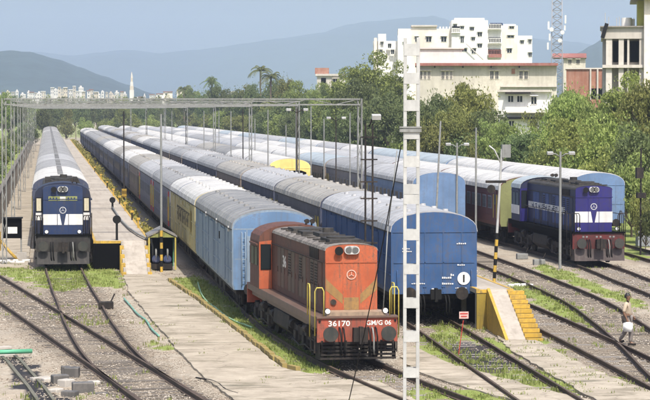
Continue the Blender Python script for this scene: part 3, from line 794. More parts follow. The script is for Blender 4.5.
# olive chevrons: two bands running down from the flanks to the middle
for s in (-1,1):
    P = [(s*.88,2.86),(s*.88,2.46),(s*.30,1.98),(s*.30,2.30)]
    MB().prism(P, f-.006, f-.001).build('chevron', [M['oliveband']], nose)
MB().box(-.255,.255,f-.01,f-.001,1.78,2.2).build('chevron', [M['oliveband']], nose)
MB().cyl((-.62,f,1.95+.1),(-.62,f-.05,2.05),.1,n=12).build('socket', [M['dark']], nose)
MB().box(-1.0,1.0,.18,f-.06,1.66,1.78).build('nose_ledge', [paint('ledge tan', (.30,.22,.15), amt=.5)], root)
LW = plain('white lettering', (.72,.69,.64), .7)
text('36170', .26, root, (-.62,-.004,1.47-.06), FRONT, LW, sx=1.15)
text('GM/G 06', .225, root, (.72,-.004,1.42), FRONT, LW, sx=1.0)
text('36', .62, root, (-.93,9.7,2.85), LEFT, LW, sx=1.3)
for s in (-.5,.5): MB().cyl((s*2.56,-.002,1.5),(s*2.56,-.03,1.5),.04,n=8).build('bolt', [M['black']], root)

def bands(p, z0, z1, zb, wv, mat_=None):
    f = p['f']; hw_ = 1.0
    for s in (-1,1):
        P = [(s*.99,z1),(s*.99,z0),(s*(wv*.35),z0),(s*wv,z1)]
        MB().prism(P, f-.008, f-.001).build('white_band', [M['white']], p['nose'])
lo = loco('diesel_locomotive', 'dark navy diesel locomotive with white nose band and cream cab blinds, leftmost', .78, yT, 0, False,
  dict(hw=1.0, zt=4.12, deck=M['void'], stock=paint('grimy grey headstock', (.022,.02,.019), (.065,.055,.045), .55), side=paint('dark navy flank', (.012,.018,.045), (.03,.026,.024), .7), front=M['loconavy'], door=M['loconavy'],  # flank and cab face darker than the navy nose
   pane=M['cream'], roof=M['roofdark'], rail=M['dark'], corner=M['dark'], lampx=.82, lampz=1.78, emblem=plain('emblem silver', (.45,.46,.48), .4), siderail=True, frontrail=True, emblemz=2.86, cabface=paint('dark navy flank', (.012,.018,.045)), cow=paint('grimy cowcatcher', (.025,.022,.02), (.08,.066,.055), .6), plough=True))
bands(lo, 2.12, 2.66, 0, .16)
f = lo['f']
MB().box(-.72,.72,f-.015,f-.001,3.34,3.56,0).box(-.14,.14,f-.02,f-.015,3.36,3.54,1).build('number_strip', [paint('olive lettering strip', (.22,.24,.08), amt=.3), M['white']], lo['nose'])
mb = MB()
for k in range(9): mb.box(-.66+k*.15,-.58+k*.15,f-.019,f-.0155,3.38,3.5) if not (3 <= k <= 5) else None
mb.build('strip_lettering', [M['loconavy']], lo['nose'])
lo = loco('diesel_locomotive', 'royal blue diesel locomotive with white nose band and dull red buffer beam, rightmost', 28.0, yE, 0, True,
  dict(hw=.97, zt=4.0, deck=M['void'], stock=M['hoodred'], side=paint('dark blue hood side', (.012,.018,.07), (.025,.022,.02), .7), front=M['locoblue'], door=paint('mid blue door', (.03,.06,.2), (.03,.03,.03), .6),  # side colour darker than the royal blue nose
   pane=M['glass'], roof=M['roofdark'], rail=M['dark'], corner=M['dark'], lampx=1.0, lampz=1.82, emblem=plain('emblem silver', (.45,.46,.48), .4), siderail=True, frontrail=True, emblemz=2.92, cabroof=ROOFM['pale blue'], cow=paint('reddish cowcatcher', (.045,.03,.028), (.09,.075,.065), .7), plough=True))
bands(lo, 2.1, 2.66, 0, .16)
rt = lo['root']
mb = MB(); mb.box(-1.0,-.99,3.4,12.6,2.42,2.78,0)
wb = mb.build('white_side_band', [M['white']], rt)
mb = MB()
for k in range(8):
    y = 5.2+k*.85; mb.box(-1.006,-1.0005,y,y+.12,2.47,2.74); mb.box(-1.006,-1.0005,y+.12,y+.45,2.66-.1*(k%2),2.72-.1*(k%2)); mb.box(-1.006,-1.0005,y+.42,y+.5,2.47,2.7)
mb.build('band_lettering', [M['loconavy']], wb)
MB().box(-1.455,-1.445,13.0,15.2,2.0,2.5).build('white_cab_patch', [M['white']], rt)
mb = MB()
for s in (-1,1): mb.box(s*.55-.3,s*.55+.3,-.012,-.002,1.36,1.5)
mb.build('headstock_lettering', [M['white']], rt) if False else None
for x in (-.8,-.62,-.1,.1,.6,.78): MB().box(x-.05,x+.05,-.012,-.002,1.38,1.46).build('headstock_marking', [M['galvd']], rt)

# ------------------------------------------------------------------ raised service platforms
def platform(label, x0, x1, y0, y1, z, ramp_x, steps_x, yfoot, edge):
    root = thing('service_platform', label, 'platform', ((x0+x1)/2, y0, 0)); cx = (x0+x1)/2
    def bx(nm, a, b, c, d, e, g, m, **k): return MB().box(a-cx, b-cx, c-y0, d-y0, e, g).build(nm, m, root, **k)
    bx('deck', x0, x1, y0, y1, z-.15, z, [PLAT])
    bx('edge_stripe', x0+.003, x0+.13, y0+.01, y1, z+.004, z+.012, [M['yellow']]); bx('edge_stripe', x1-.13, x1-.003, y0+.01, y1, z+.004, z+.012, [M['yellow']])
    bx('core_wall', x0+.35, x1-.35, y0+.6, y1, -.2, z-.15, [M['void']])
    pm = MB().box(-.09,.09,0,.2,-.25,z-.15).mesh('pillar', [M['concrete']])
    for k in range(0, 22):
        for xx in (x0+.12, x1-.12): inst('pillar', pm, root, (xx-cx, .15+k*3.0, 0))
    # end wall and front stripe
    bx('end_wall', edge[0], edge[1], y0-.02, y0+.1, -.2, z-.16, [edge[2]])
    bx('end_stripe', x0, x1, y0-.04, y0-.005, z-.13, z, [M['yellow']])
    # ramp
    a, b = ramp_x; yr = yfoot-y0
    a1, b1 = (a-.25, b-.25) if edge[3] else (a, b)
    def ramp_mesh(xt0, xt1, xb0, xb1, m, dz=0, lift=0):
        mb = MB(); vs = [(xt0-cx,-.05,z+lift),(xt1-cx,-.05,z+lift),(xb1-cx,yr,-.15+lift),(xb0-cx,yr,-.15+lift),(xt0-cx,-.05,-.25),(xt1-cx,-.05,-.25),(xb1-cx,yr,-.25),(xb0-cx,yr,-.25)]
        mb.add(vs, [(0,1,2,3),(4,7,6,5),(0,3,7,4),(1,5,6,2),(3,2,6,7),(0,4,5,1)], 0); return mb
    ramp_mesh(a, b, a1, b1, 0).build('ramp', [PLAT], root)
    if edge[3]: ramp_mesh(a-.11, a-.003, a1-.11, a1-.003, 0, lift=.05).build('ramp_edge', [M['yellow']], root)
    else:
        for xe, w_ in ((a, -.2), (b, .2)):
            for k in range(8):
                t0 = k/8; y_ = yr*t0; zz = z-(z+.15)*t0; x0_, x1_ = sorted((xe-cx+(.003 if w_>0 else -.003), xe-cx+w_*(1 if k%2 else .6)))
                MB().box(x0_, x1_, y_+yr/8, y_-.06, -.25, zz-.02).build('edge_block', [M['yellow'] if k%2 else M['concrete']], root)
    # steps
    c, d = steps_x; n = 11 if edge[3] else 0; mb = MB()
    off = (a1-a)
    for k in range(n):
        t0, t1 = k/n, (k+1)/n
        mb.box(c-cx+off*t1+.003, d-cx+off*t1, yr*t1, yr*t0-.001 if k else -.06, -.25, z-(z+.15)*t0*1.0-.04-.002*k, 1)
        mb.box(c-cx+off*t1+.001, d-cx+off*t1+.01, yr*t1-.015, yr*t1+ .17, z-(z+.15)*t0-.045, z-(z+.15)*t0-.03, 0)
        mb.box(c-cx+off*t1+.001, d-cx+off*t1+.01, yr*t1-.02, yr*t1-.004, z-(z+.15)*t0-.16, z-(z+.15)*t0-.045, 0)
    if n: mb.build('steps', [M['yellow'], paint('ochre riser', (.40,.27,.06), (.12,.1,.06), .5)], root)
    return root
PLAT = paint('platform concrete', (.37,.33,.28), (.19,.16,.125), .5, .9, scale=.7, streak=.6, axis='y')
yp = dpos(3, 116)
platform('raised pale service platform with dark hollow end beside the left navy locomotive', 2.3, 5.2, yp, 520, 1.3, (3.8,4.85), (3.6,3.64), dpos(4,111.5), (2.3,3.6,M['void'],0))  # black end wall paints the shade of the open hollow under the deck
yb = dpos(16, 84.5)
platform('raised service platform with ramp and yellow steps right of the deep blue parcel van', 15.66, 17.05, yb, 520, 1.3, (16.16,16.78), (16.783,17.38), dpos(16,79.7), (15.68,16.1,paint('dark yellow wall', (.28,.20,.03), (.05,.04,.03), .7),1))

# ------------------------------------------------------------------ masts, gantries, poles
def lattice(mb, x, y, z0, z1, w, step, r=.03, ang=True, mats=0):
    for a, b in ((-1,-1),(1,-1),(1,1),(-1,1)): mb.box(x+a*w-r, x+a*w+r, y+b*w-r, y+b*w+r, z0, z1, mats)
    z = z0; k = 0
    while z+step <= z1+.01:
        for (p, q) in (((-w,-w),(w,-w)),((w,-w),(w,w)),((w,w),(-w,w)),((-w,w),(-w,-w))):
            if k % 2: p, q = q, p
            mb.tube([(x+p[0],y+p[1],z),(x+q[0],y+q[1],z+step)], r*.6, 4, mats)
        z += step; k += 1
for i, d in enumerate((120,150,185,225,270,320,380,450)):
    y = dpos(7, d); xl, xr = -2.2, 16.35
    root = thing('overhead_gantry', 'steel portal gantry over the three left trains, %s from the camera' % ORD[i], 'gantry', ((xl+xr)/2, y, 0), 0, 'portal gantries over the left tracks')
    cx = (xl+xr)/2
    for x in (xl-cx, xr-cx):
        mb = MB(); lattice(mb, x, 0, -.3, 8.5, .10, .8, .028); mb.build('upright', [M['galvd']], root)
    mb = MB()
    for z in (8.18, 8.47):
        for yy in (-.15,.15): mb.box(xl-cx, xr-cx, yy-.035, yy+.035, z-.035, z+.035)
    n = 14
    for k in range(n):
        a = xl-cx + (xr-xl)*k/n; b = xl-cx + (xr-xl)*(k+1)/n
        for yy in (-.15,.15): mb.tube([(a,yy,8.18 if k%2 else 8.47),(b,yy,8.47 if k%2 else 8.18)], .022, 4)
    mb.build('truss_beam', [M['galvd']], root)
# mast in front, close to the camera
mx, my = at(411.5, 46)
root = thing('lattice_mast', 'tall pale steel mast of two channels laced with plates, nearest thing to the camera', 'mast', (mx, my, -.2), -.15)
mz = 7.9 + 72/50 + .2
for s in (-1, 1):
    MB().box(s*.13-.035 if s<0 else .095, -.095 if s<0 else .13+.035, -.1, .1, 0, mz).build('channel', [M['galv']], root, bevel=.008)
pl = []
yy = 40.0
tops = [(44,56),(73,84),(100,111),(127,139),(156,167),(184,194),(194.5,204),(229,240),(264,274),(298,308),(331,342),(368,378),(402,412),(436,446),(470,480),(504,514)]
for k, (a, b) in enumerate(tops):
    z1 = 7.9 + .2 + (110-a)/50; z0 = 7.9 + .2 + (110-b)/50
    if z0 < 0: break
    for y_ in (-.108, .1): MB().box(-.15,.15,y_,y_+.008,z0,z1).build('batten_plate', [M['galv']], root)
MB().box(-.24,.2,-.14,.14,7.9+.2-.44,7.9+.2-.38).box(-.24,.2,-.14,.14,7.9+.2-.36,7.9+.2-.33).build('clamp', [M['galvd']], root)
MB().box(-.4,.4,-.4,.4,-.1,.12).build('footing', [M['concrete']], root)

def pole(label, x, y, h, r=.055, mat_=None, lamps=None, band=None, zb=-.2, lean=0, name='lamp_post', cat='lamp post', group='lamp posts and thin poles'):
    root = thing(name, label, cat, (x, y, zb), 0, group); mat_ = mat_ or M['galvd']
    tx = math.tan(lean)*h
    MB().cyl((0,0,0),(tx,0,h),r,r*.75,n=10).build('shaft', [mat_], root)
    if lamps:
        for s in ((-1,1) if lamps == 2 else (1,)):
            MB().tube([(tx,0,h-.3),(tx+s*.25,-.05,h-.12),(tx+s*.5,-.1,h-.1)], .03).build('lamp_arm', [mat_], root)
            MB().obox((tx+s*.56,-.12,h-.08),(.3,.2,.12),0,0,.25).build('lamp_head', [M['galv']], root)
    if band:
        z = 0; k = 0
        while z < band:
            MB().cyl((tx*z/h,0,z),(tx*(z+.3)/h,0,z+.3),r+.012,n=10).build('painted_band', [M['yellow'] if k%2 == 0 else M['black']], root); z += .3; k += 1
    return root
p = G(161.5, 272); pole('tall slender grey pole with yellow and black foot in front of the small shelter', p.x, p.y, 7.9, .065, M['galvd'], None, 1.9, name='pole', cat='pole')
x_, y_ = W(6.35, 190); rt_ = pole('thin dark pole with small yellow box at its foot, by the left platform', x_, y_, 8.0, .07, M['dark'], name='pole', cat='pole')
MB().box(-.2,.2,-.25,-.08,.9,1.6).build('yellow_box', [M['yellow']], rt_)
x_, y_ = W(16.35, 133); 
p = G(494, 284); rt_ = pole('leaning signal pole with white top and yellow and black bands, between the right tracks', p.x, p.y, 6.3, .07, M['galv'], None, 2.4, lean=rad(3.2), name='signal_pole', cat='signal pole')
mb = MB(); mb.tube([(.32,0,5.6),(.0,0,6.25),(-.25,0,6.45)], .035); mb.tube([(.33,0,5.7),(.62,0,6.3)], .035); mb.build('fork', [M['galv']], rt_)
MB().box(.35,.75,-.12,.12,5.9,6.5).build('signal_head', [M['galvd']], rt_)
mb = MB(); mb.box(-.4,.55,-.06,.06,4.72,4.84); mb.cyl((-.2,0,4.45),(-.2,-.3,4.45),.1,.2,n=12); mb.build('loudspeaker', [M['dark']], rt_)
x_, y_ = W(26.0, 116.5); pole('grey twin lamp post standing in front of the right royal blue locomotive', x_, y_, 6.0, .075, M['galvd'], 2)
x_, y_ = W(25.9-3.9+.2, 124); x_, y_ = at(457, 140); pole('twin lamp post with white lamp heads in front of the blank sky blue coach end', x_, y_, 6.1, .07, M['galvd'], 2, zb=-.2)
x_, y_ = at(476, 118); pole('thin bare grey pole right of the deep blue parcel van', x_, y_, 7.2, .06, M['galvd'], name='pole', cat='pole')
x_, y_ = at(433, 104); pole('thin leaning grey pole rising behind the deep blue parcel van roof', x_, y_, 7.6, .055, M['galvd'], lean=rad(2.6), name='pole', cat='pole')
for i, (px, d, h) in enumerate(((297,150,8.2),(311,165,8.4),(268,178,8.1),(243,205,8.2),(231,225,8.0),(204,250,8.0),(336,150,7.6),(350,170,7.9),(324,180,7.4),(186,300,8),(219,262,8),(172,340,8),(147,360,8),(255,235,7.2),(286,210,6.8))):
    # keep them in the gaps between trains
    X = (px-47)*d/FPX; gaps = (11.2, 16.35, 21.2, 25.9, 30.6, 35.5); Xg = min(gaps, key=lambda g_: abs(g_-X)); d2 = Xg*FPX/(px-47)
    x_, y_ = at(px, d2)
    pole('slim pole rising among the coach roofs beyond the orange locomotive, %s from the left' % ORD[sorted([297,311,268,243,231,204,336,350,324,186,219,172,147,255,286]).index(px)], x_, y_, h, .055, M['galvd'] if i%3 else M['dark'], lamps=(2 if px in (297,336) else None), name='pole', cat='pole', group='slim poles among the coach roofs')
# rail-built ladder pole behind the orange locomotive
x_, y_ = at(369, 82.5)
root = thing('ladder_pole', 'dark twin-rail pole with crossbars and a white lamp, rising behind the orange locomotive', 'pole', (x_, y_, -.2))
for s in (-1,1): MB().box(s*.13-.03,s*.13+.03,-.04,.04,0,7.6).build('rail_leg', [M['dark']], root)
for z in (2.5,3.3,4.1,4.9,5.5,6.3,7.1): MB().box(-.3,.3,-.06,.06,z,z+.05).build('crossbar', [M['dark']], root)
MB().obox((.25,-.1,7.85),(.32,.2,.16),0,0,.3).build('lamp_head', [M['galv']], root)
MB().tube([(0,0,7.5),(.1,0,7.75),(.2,0,7.8)], .03).build('lamp_arm', [M['dark']], root)
# slack cables hanging in front
a = at(401, 52); b = at(346, 60.5)
mb = MB(); pts = []
for i in range(21):
    t_ = i/20; pts.append((a[0]+(b[0]-a[0])*t_, a[1]+(b[1]-a[1])*t_, 7.1+(-.1-7.1)*t_ - .25*math.sin(math.pi*t_)))
mb.tube(pts, .014, 5); tag(mb.build('stay_wire', [M['black']]), 'thin black stay wire slanting down across the front of the orange locomotive', 'wire')
mb = MB(); a = at(397, 85); b = at(388, 85)
mb.tube([(a[0],a[1],6.4),(a[0]-.15,a[1],5.0),(b[0],b[1],3.6)], .022, 5); mb.tube([(b[0],b[1],3.6),(b[0]-.2,b[1],0)], .022, 5)
tag(mb.build('dropper_wire', [M['galvd']]), 'thin grey dropper cable hanging just left of the tall pale mast', 'wire')

# boundary wall on the far left
mb = MB(); mb.box(-3.55,-3.3,150,560,-.3,2.0); mb.box(-3.6,-3.25,150,560,2.0,2.1)
for k in range(60): mb.box(-3.3,-3.22,152+k*6.8,152.35+k*6.8,-.3,2.0)
tag(mb.build('boundary_wall', [paint('mossy wall', (.14,.12,.10), (.05,.045,.035), .7, .95)]), 'long dark stained boundary wall along the left edge of the yard', 'wall')

# shelter by the platform foot
p = G(163, 272)
root = thing('pump_shelter', 'small gabled open shelter with dark roof over pumps, at the foot of the left platform', 'shelter', (p.x, p.y+.6, -.1))
mb = MB(); mb.prism([(-.75,1.62),(0,2.0),(.75,1.62),(.75,1.7),(0,2.08),(-.75,1.7)], 0, 2.6); mb.build('roof', [paint('tin roof', (.16,.15,.14), (.3,.28,.25), .5)], root)
MB().prism([(-.66,1.62),(.66,1.62),(0,1.96)], .05, .1).build('gable', [paint('gable yellow green', (.25,.26,.07), (.05,.05,.03), .7)], root)
for sx in (-.66,.66):
    for yy in (.08,2.5): MB().box(sx-.035,sx+.035,yy-.035,yy+.035,0,1.64).build('post', [M['yellowrail'] if yy < 1 else M['green']], root)
MB().box(-.66,.66,2.44,2.46,0,1.6).build('back_panel', [M['void']], root)
for k, sx in enumerate((-.3,.28)):
    q = thing('water_pump', ('left' if k == 0 else 'right') + ' of two dark blue pumps inside the small gabled shelter', 'pump', (p.x+sx, p.y+1.3, -.1))
    MB().cyl((0,-.3,.5),(0,.3,.5),.2,n=14).cyl((0,-.42,.5),(0,-.3,.5),.13,n=14).build('motor', [paint('pump blue', (.04,.06,.14), amt=.5)], q)
    MB().box(-.25,.25,-.35,.35,0,.28).build('plinth', [M['dark']], q)
    MB().tube([(0,-.38,.5),(0,-.38,.95),(0,-.2,1.0)], .05).build('outlet', [M['galvd']], q)
# pipe along platform edge and its stand
pts = []
for (px, py) in ((112,207),(117,214),(122,221),(129,228),(138,234),(146,238)):
    q = G(px, py, 1.42); pts.append(q)
e = pts[-1]; pts += [Vector((e.x+.25,e.y-.3,1.36)), Vector((e.x+.32,e.y-.4,1.0)), Vector((e.x+.32,e.y-.4,-.1))]
tag(MB().tube(pts, .055, 8).build('water_pipe', [M['galvd']]), 'pale grey water pipe curving along the left platform edge to the shelter', 'pipe')
for i, (px, py) in enumerate(((116,196),(121,204),(127,211),(134,220),(141,228),(110,188),(104,180),(98,172),(92,164))):
    q = G(px, py, 1.3); r_ = thing('hydrant', 'small yellow topped hydrant on the left platform edge, %s from the far end' % ORD[sorted([116,121,127,134,141,110,104,98,92]).index(px)], 'hydrant', (5.05, q.y, 1.3), 0, 'hydrants along the left platform edge')
    MB().cyl((0,0,0),(0,0,.5),.05,n=8).build('riser', [M['dark'] if i%2 else M['yellow']], r_); MB().box(-.1,.1,-.06,.06,.45,.58).build('valve', [M['yellow']], r_)
q = G(114.5, 239, 1.3)
r_ = thing('water_column', 'short dark post with round head on the end of the left platform', 'post', (3.5, yp+.5, 1.3))
MB().cyl((0,0,0),(0,0,.9),.06,n=8).build('stem', [M['black']], r_); MB().cyl((0,-.09,1.05),(0,.09,1.05),.21,n=18).build('round_head', [M['black']], r_)
q = G(112.5, 209, 1.3)
r_ = thing('water_column', 'dark squat post with round head at the bend of the pale pipe', 'post', (q.x, q.y, 1.3)); MB().cyl((0,0,0),(0,0,.55),.07,n=8).build('stem', [M['black']], r_); MB().cyl((0,-.1,.6),(0,.1,.6),.2,n=16).build('round_head', [M['black']], r_)

# dark board box on yellow frame at the left
p = G(12.5, 262)
root = thing('indicator_box', 'black board box with white plate on a yellow slanted frame, left of the navy locomotive', 'indicator box', (p.x, p.y, -.15))
MB().box(-.5,.5,-.1,.35,1.25,2.3).build('housing', [M['void']], root); MB().box(-.56,.56,-.25,.4,2.3,2.36).build('hood_plate', [M['black']], root)
MB().box(-.24,.26,-.12,-.101,1.5,1.85).build('white_plate', [M['white']], root)
MB().box(.42,.5,-.05,.05,-.1,1.25).build('leg', [M['galvd']], root)
MB().tube([(-.75,-.1,1.2),(-.6,-.15,1.1),(-.1,-.3,.5),(.3,-.35,.1)], .08, 8).build('slanted_strut', [M['yellow']], root)
MB().box(-.85,-.6,-.2,.1,.6,1.6).build('yellow_panel', [M['yellow']], root)
MB().box(.25,.75,-.4,.0,-.1,.5).build('concrete_block', [M['concrete']], root)
for i in range(9):
    q = G(2+i*3.3+R.uniform(-.6,.6), 263+R.uniform(-.5,1.5)); mb = MB(); mb.obox((0,0,.06),(.24+R.random()*.1,.2,.2),R.uniform(-.4,.4))
    tag(mb.build('whitewashed_stone', [M['white']], loc=(q.x,q.y,-.15), bevel=.05), 'whitewashed edging stone below the black board box, %s from the left' % ORD[i], 'stone', 'row of whitewashed stones')
for i, (px, py) in enumerate(((511,287),(517,286.5),(524,286.5),(530,287))):
    q = G(px, py); tag(MB().obox((0,0,.05),(.28,.22,.14),R.uniform(-.4,.4)).build('whitewashed_stone', [M['white']], loc=(q.x,q.y,-.15), bevel=.04), 'whitewashed stone behind the yellow steps, %s from the left' % ORD[i], 'stone', 'whitewashed stones behind the yellow steps')

# red and white notice on a stake in front of the deep blue van
p = G(458.5, 355); root = thing('stake_sign', 'small pinkish white notice plate on a thin leaning red stake', 'sign', (p.x, p.y, -.17))
MB().cyl((0,0,0),(.16,.0,1.15),.014,n=8).build('stake', [M['red']], root)
MB().obox((.17,-.03,1.32),(.31,.02,.23),.0,0).build('plate', [paint('notice pink white', (.65,.42,.38), (.5,.12,.1), .4)], root)
MB().obox((.17,-.045,1.37),(.26,.008,.035),.0,0).obox((.17,-.045,1.28),(.2,.008,.035),.0,0).build('notice_marks', [M['red']], root)

# hoses, pipes, rubble
def hose(pts, r, mat_, label, name='hose', z=-.1):
    P = [G(a, b) for a, b in pts]; P = [Vector((q.x,q.y,z)) for q in P]; L = line_pts([(q.x,q.y) for q in P], .3)
    tag(MB().tube([(q.x,q.y,z+noise.noise((q.x*2,q.y*2,0))*.02) for q in L], r, 8).build(name, [mat_]), label, name)
hose([(198,284),(201,294),(206,302),(216,310),(228,319),(240,325),(252,329)], .035, paint('pale green hose', (.25,.42,.24), amt=.2), 'pale green hose lying in the grass left of the light blue van')
hose([(124,300),(131,308),(138,316),(146,322),(151,330),(159,338)], .035, paint('grey green hose', (.15,.33,.25), amt=.2), 'grey green hose across the gravel left of the concrete path')
hose([(196,380),(215,384),(226,392),(238,396)], .025, M['dark'], 'dark cable snaking over gravel at the foot of the concrete path', 'cable')
a = G(-12, 352.5, .05); b = G(32, 351, .05)
tag(MB().tube([a, b], .075, 12).build('green_pipe', [M['green']]), 'straight bright green pipe lying over gravel at the lower left edge', 'pipe')
for i, (px, py, sx, sy, sz, rz, mt_) in enumerate(((60,383,.5,.3,.3,.3,'dark'),(72,377,.45,.35,.35,-.2,'dark'),(66,386,.4,.35,.25,.8,'concrete'),(83,392,.62,.36,.34,.1,'dark'),(70,396,.45,.3,.2,-.5,'dark'),(50,381,.5,.3,.15,.4,'concrete'),(66,374,.3,.2,.3,.1,'dark'),(56,392,.4,.3,.15,1,'concrete'),(94,384,.35,.25,.15,.2,'concrete'),(100,394,.5,.12,.1,.2,'dark'))):
    q = G(px, py); tag(MB().obox((0,0,sz/2-.05),(sx,sy,sz),rz).build('rubble_block', [M['concrete'] if mt_=='concrete' else paint('dark block', (.09,.085,.08), (.2,.18,.16), .5)], loc=(q.x,q.y,-.17), bevel=.03),
      '%s broken block in the lower left rubble heap, %s from the left' % ('pale' if mt_=='concrete' else 'dark grey', ORD[sorted([60,72,66,83,70,50,66.1,56,94,100]).index(px)]), 'rubble block', 'rubble blocks at the lower left')
P = [G(a_, b_) for a_, b_ in ((2,352),(14,362),(24,374),(36,388),(46,402))]
mb = MB()
for off in (-.22,.22):
    L = offset([Vector((q.x,q.y,0)) for q in P], off); sweep(mb, L, [(-.05,-.3),(.05,-.3),(.05,-.10),(-.05,-.10)])
tag(mb.build('drain', [paint('mossy kerb', (.12,.11,.07), (.2,.18,.14), .6)]), 'narrow mossy open drain in the lower left corner', 'drain')
for i, (px, py, w) in enumerate(((4,349,.5),(6,357,.6),(40,380,.6))):
    q = G(px,py); tag(MB().obox((0,0,.04),(w,.22,.1),.5).build('stone_slab', [M['concrete']], loc=(q.x,q.y,-.17), bevel=.02), ('pale slab just above the green pipe','pale slab just below the green pipe','pale slab bridging the mossy drain')[i], 'slab')
# point levers and cabinet near the right tracks
for i, (px, py) in enumerate(((522,259),(539,265),(106,309))):
    q = G(px, py); r_ = thing('point_machine', ('left of two small point boxes in front of the royal blue locomotive','right of two small point boxes in front of the royal blue locomotive','point lever beside the left turnout')[i], 'point machine', (q.x, q.y, -.17))
    MB().box(-.3,.3,-.2,.2,0,.3).build('case', [M['galvd'] if i < 2 else M['dark']], r_, bevel=.03); MB().cyl((.2,0,.3),(.35,0,.62),.03,n=6).build('lever', [M['dark']], r_)
# parked trolley shape at the far right edge
q = G(645, 247); r_ = thing('relay_cabinet', 'small grey trackside cabinet in the shrubs at the right edge', 'cabinet', (q.x, q.y, -.2))
MB().box(-.5,.5,-.3,.3,.1,1.1).build('case', [paint('cabinet grey', (.25,.27,.3), amt=.4)], r_, bevel=.02); MB().box(-.56,.56,-.36,.36,1.1,1.16).build('lid', [M['galvd']], r_); MB().box(-.45,.45,-.25,.25,-.1,.1).build('plinth', [M['concrete']], r_)
x_, y_ = at(641, 128); rt_ = pole('dark signal post with two lamp cases at the right edge of the yard', x_, y_, 6.0, .06, M['dark'], name='signal_post', cat='signal post')
MB().box(-.3,.1,-.2,.1,4.3,4.9).build('lamp_case', [M['dark']], rt_); MB().box(-.25,.25,-.2,.1,3.2,3.5).build('lamp_case', [M['dark']], rt_)
#@@REST@@
# ------------------------------------------------------------------ vegetation
def leafmat(name, c1, c2, c3):
    mt, t = newmat(name); oi = t.n('ObjectInfo'); v = coords(t, True)
    n1 = nz(t, v, .9, 4, .7); n2 = nz(t, v, 9, 3, .7)
    c = mix(t, ramp(t, n1, .35, .65), c1, c2); c = mix(t, ramp(t, n2, .45, .75), c, c3)
    hs = t.n('HueSaturation'); t.l(c, hs.inputs['Color'])
    t.l(mathn(t,'ADD', mathn(t,'MULTIPLY', oi.outputs['Random'], .05), .472), hs.inputs['Hue']); t.l(mathn(t,'ADD', mathn(t,'MULTIPLY', oi.outputs['Random'], .5), .78), hs.inputs['Value'])
    b = t.n('BsdfPrincipled'); t.l(hs.outputs[0], b.inputs['Base Color']); b.inputs['Roughness'].default_value = .6; b.inputs['Specular IOR Level'].default_value = .25
    tr = t.n('BsdfTranslucent'); t.l(hs.outputs[0], tr.inputs[0]); ms = t.n('MixShader'); ms.inputs[0].default_value = .3
    o = t.n('OutputMaterial'); t.l(b.outputs[0], ms.inputs[1]); t.l(tr.outputs[0], ms.inputs[2]); t.l(ms.outputs[0], o.inputs[0]); return mt
LM = {'mid': leafmat('foliage mid', (.10,.135,.03), (.20,.235,.06), (.32,.33,.12)),
      'dark': leafmat('foliage dark', (.06,.088,.03), (.12,.15,.05), (.21,.235,.10)),
      'light': leafmat('foliage light', (.13,.17,.035), (.24,.28,.065), (.36,.37,.13))}
def rv(r): 
    while True:
        v = Vector((R.uniform(-1,1), R.uniform(-1,1), R.uniform(-1,1)))
        if v.length <= 1: return v * r
def leaf(vs, fs, p, s, n=None):
    a = (rv(1) + Vector((.01,0,0))).normalized(); 
    b = a.orthogonal().normalized(); b = (Matrix.Rotation(R.uniform(0,6.28), 3, a) @ b)
    c = a.cross(b); i = len(vs)
    vs += [p - b*s, p + c*s*.45, p + b*s, p - c*s*.45]; fs.append((i,i+1,i+2,i+3))
def crown_mesh(name, rx, rz, nclump, nleaf, ls, cr, flat=.58, seed=0):
    R.seed(seed); vs = []; fs = []; cl = []
    for k in range(nclump):
        while True:
            d = rv(1)
            if d.length > .35 and d.z > -.75: break
        lump = .75 + .45*noise.noise(d.normalized()*1.8 + Vector((seed,0,0)))
        c = Vector((d.x*rx*lump, d.y*rx*lump, rz + d.z*rz*lump)); r = cr*R.uniform(.6,1.35); cl.append(c)
        for j in range(int(nleaf*R.uniform(.6,1.3))):
            q = rv(1); q = q.normalized()*(q.length**.4)*r; q.z *= flat
            leaf(vs, fs, c+q, ls*R.uniform(.6,1.3))
    for j in range(nclump*5):
        q = rv(1); q = q.normalized()*R.uniform(.8,1.15); leaf(vs, fs, Vector((q.x*rx, q.y*rx, rz+q.z*rz)), ls*.9)
    me = bpy.data.meshes.new(name); me.from_pydata([tuple(v) for v in vs], [], fs); return me, cl
def trunk_mesh(cl, th, rx, r0, seed):
    R.seed(seed+100); mb = MB(); top = Vector((R.uniform(-.3,.3), 0, th))
    mb.cyl((0,0,-.3),(top.x*.5,0,th*.5), r0, r0*.8, 9); mb.cyl((top.x*.5,0,th*.5), top, r0*.8, r0*.6, 9)
    for c in cl[:14]:
        e = Vector((c.x*.8, c.y*.8, c.z*.9 + th)); m_ = (top+e)/2 + Vector((0,0,-.3))
        mb.cyl(top, m_, r0*.42, r0*.28, 6); mb.cyl(m_, e, r0*.28, r0*.08, 5)
    return mb.mesh('trunk', [M['trunk']])
SPEC = {'broad': (4.8, 2.9, 62, 210, .20, 1.25, 3.6, .26), 'tall': (3.2, 4.4, 60, 190, .19, 1.1, 4.2, .24), 'round': (3.6, 3.0, 56, 190, .18, 1.1, 2.4, .2), 'bush': (2.4, 1.6, 44, 130, .13, .75, .5, .12), 'sparse': (3.4, 3.4, 34, 130, .18, .9, 4.0, .2)}
TREES = {}
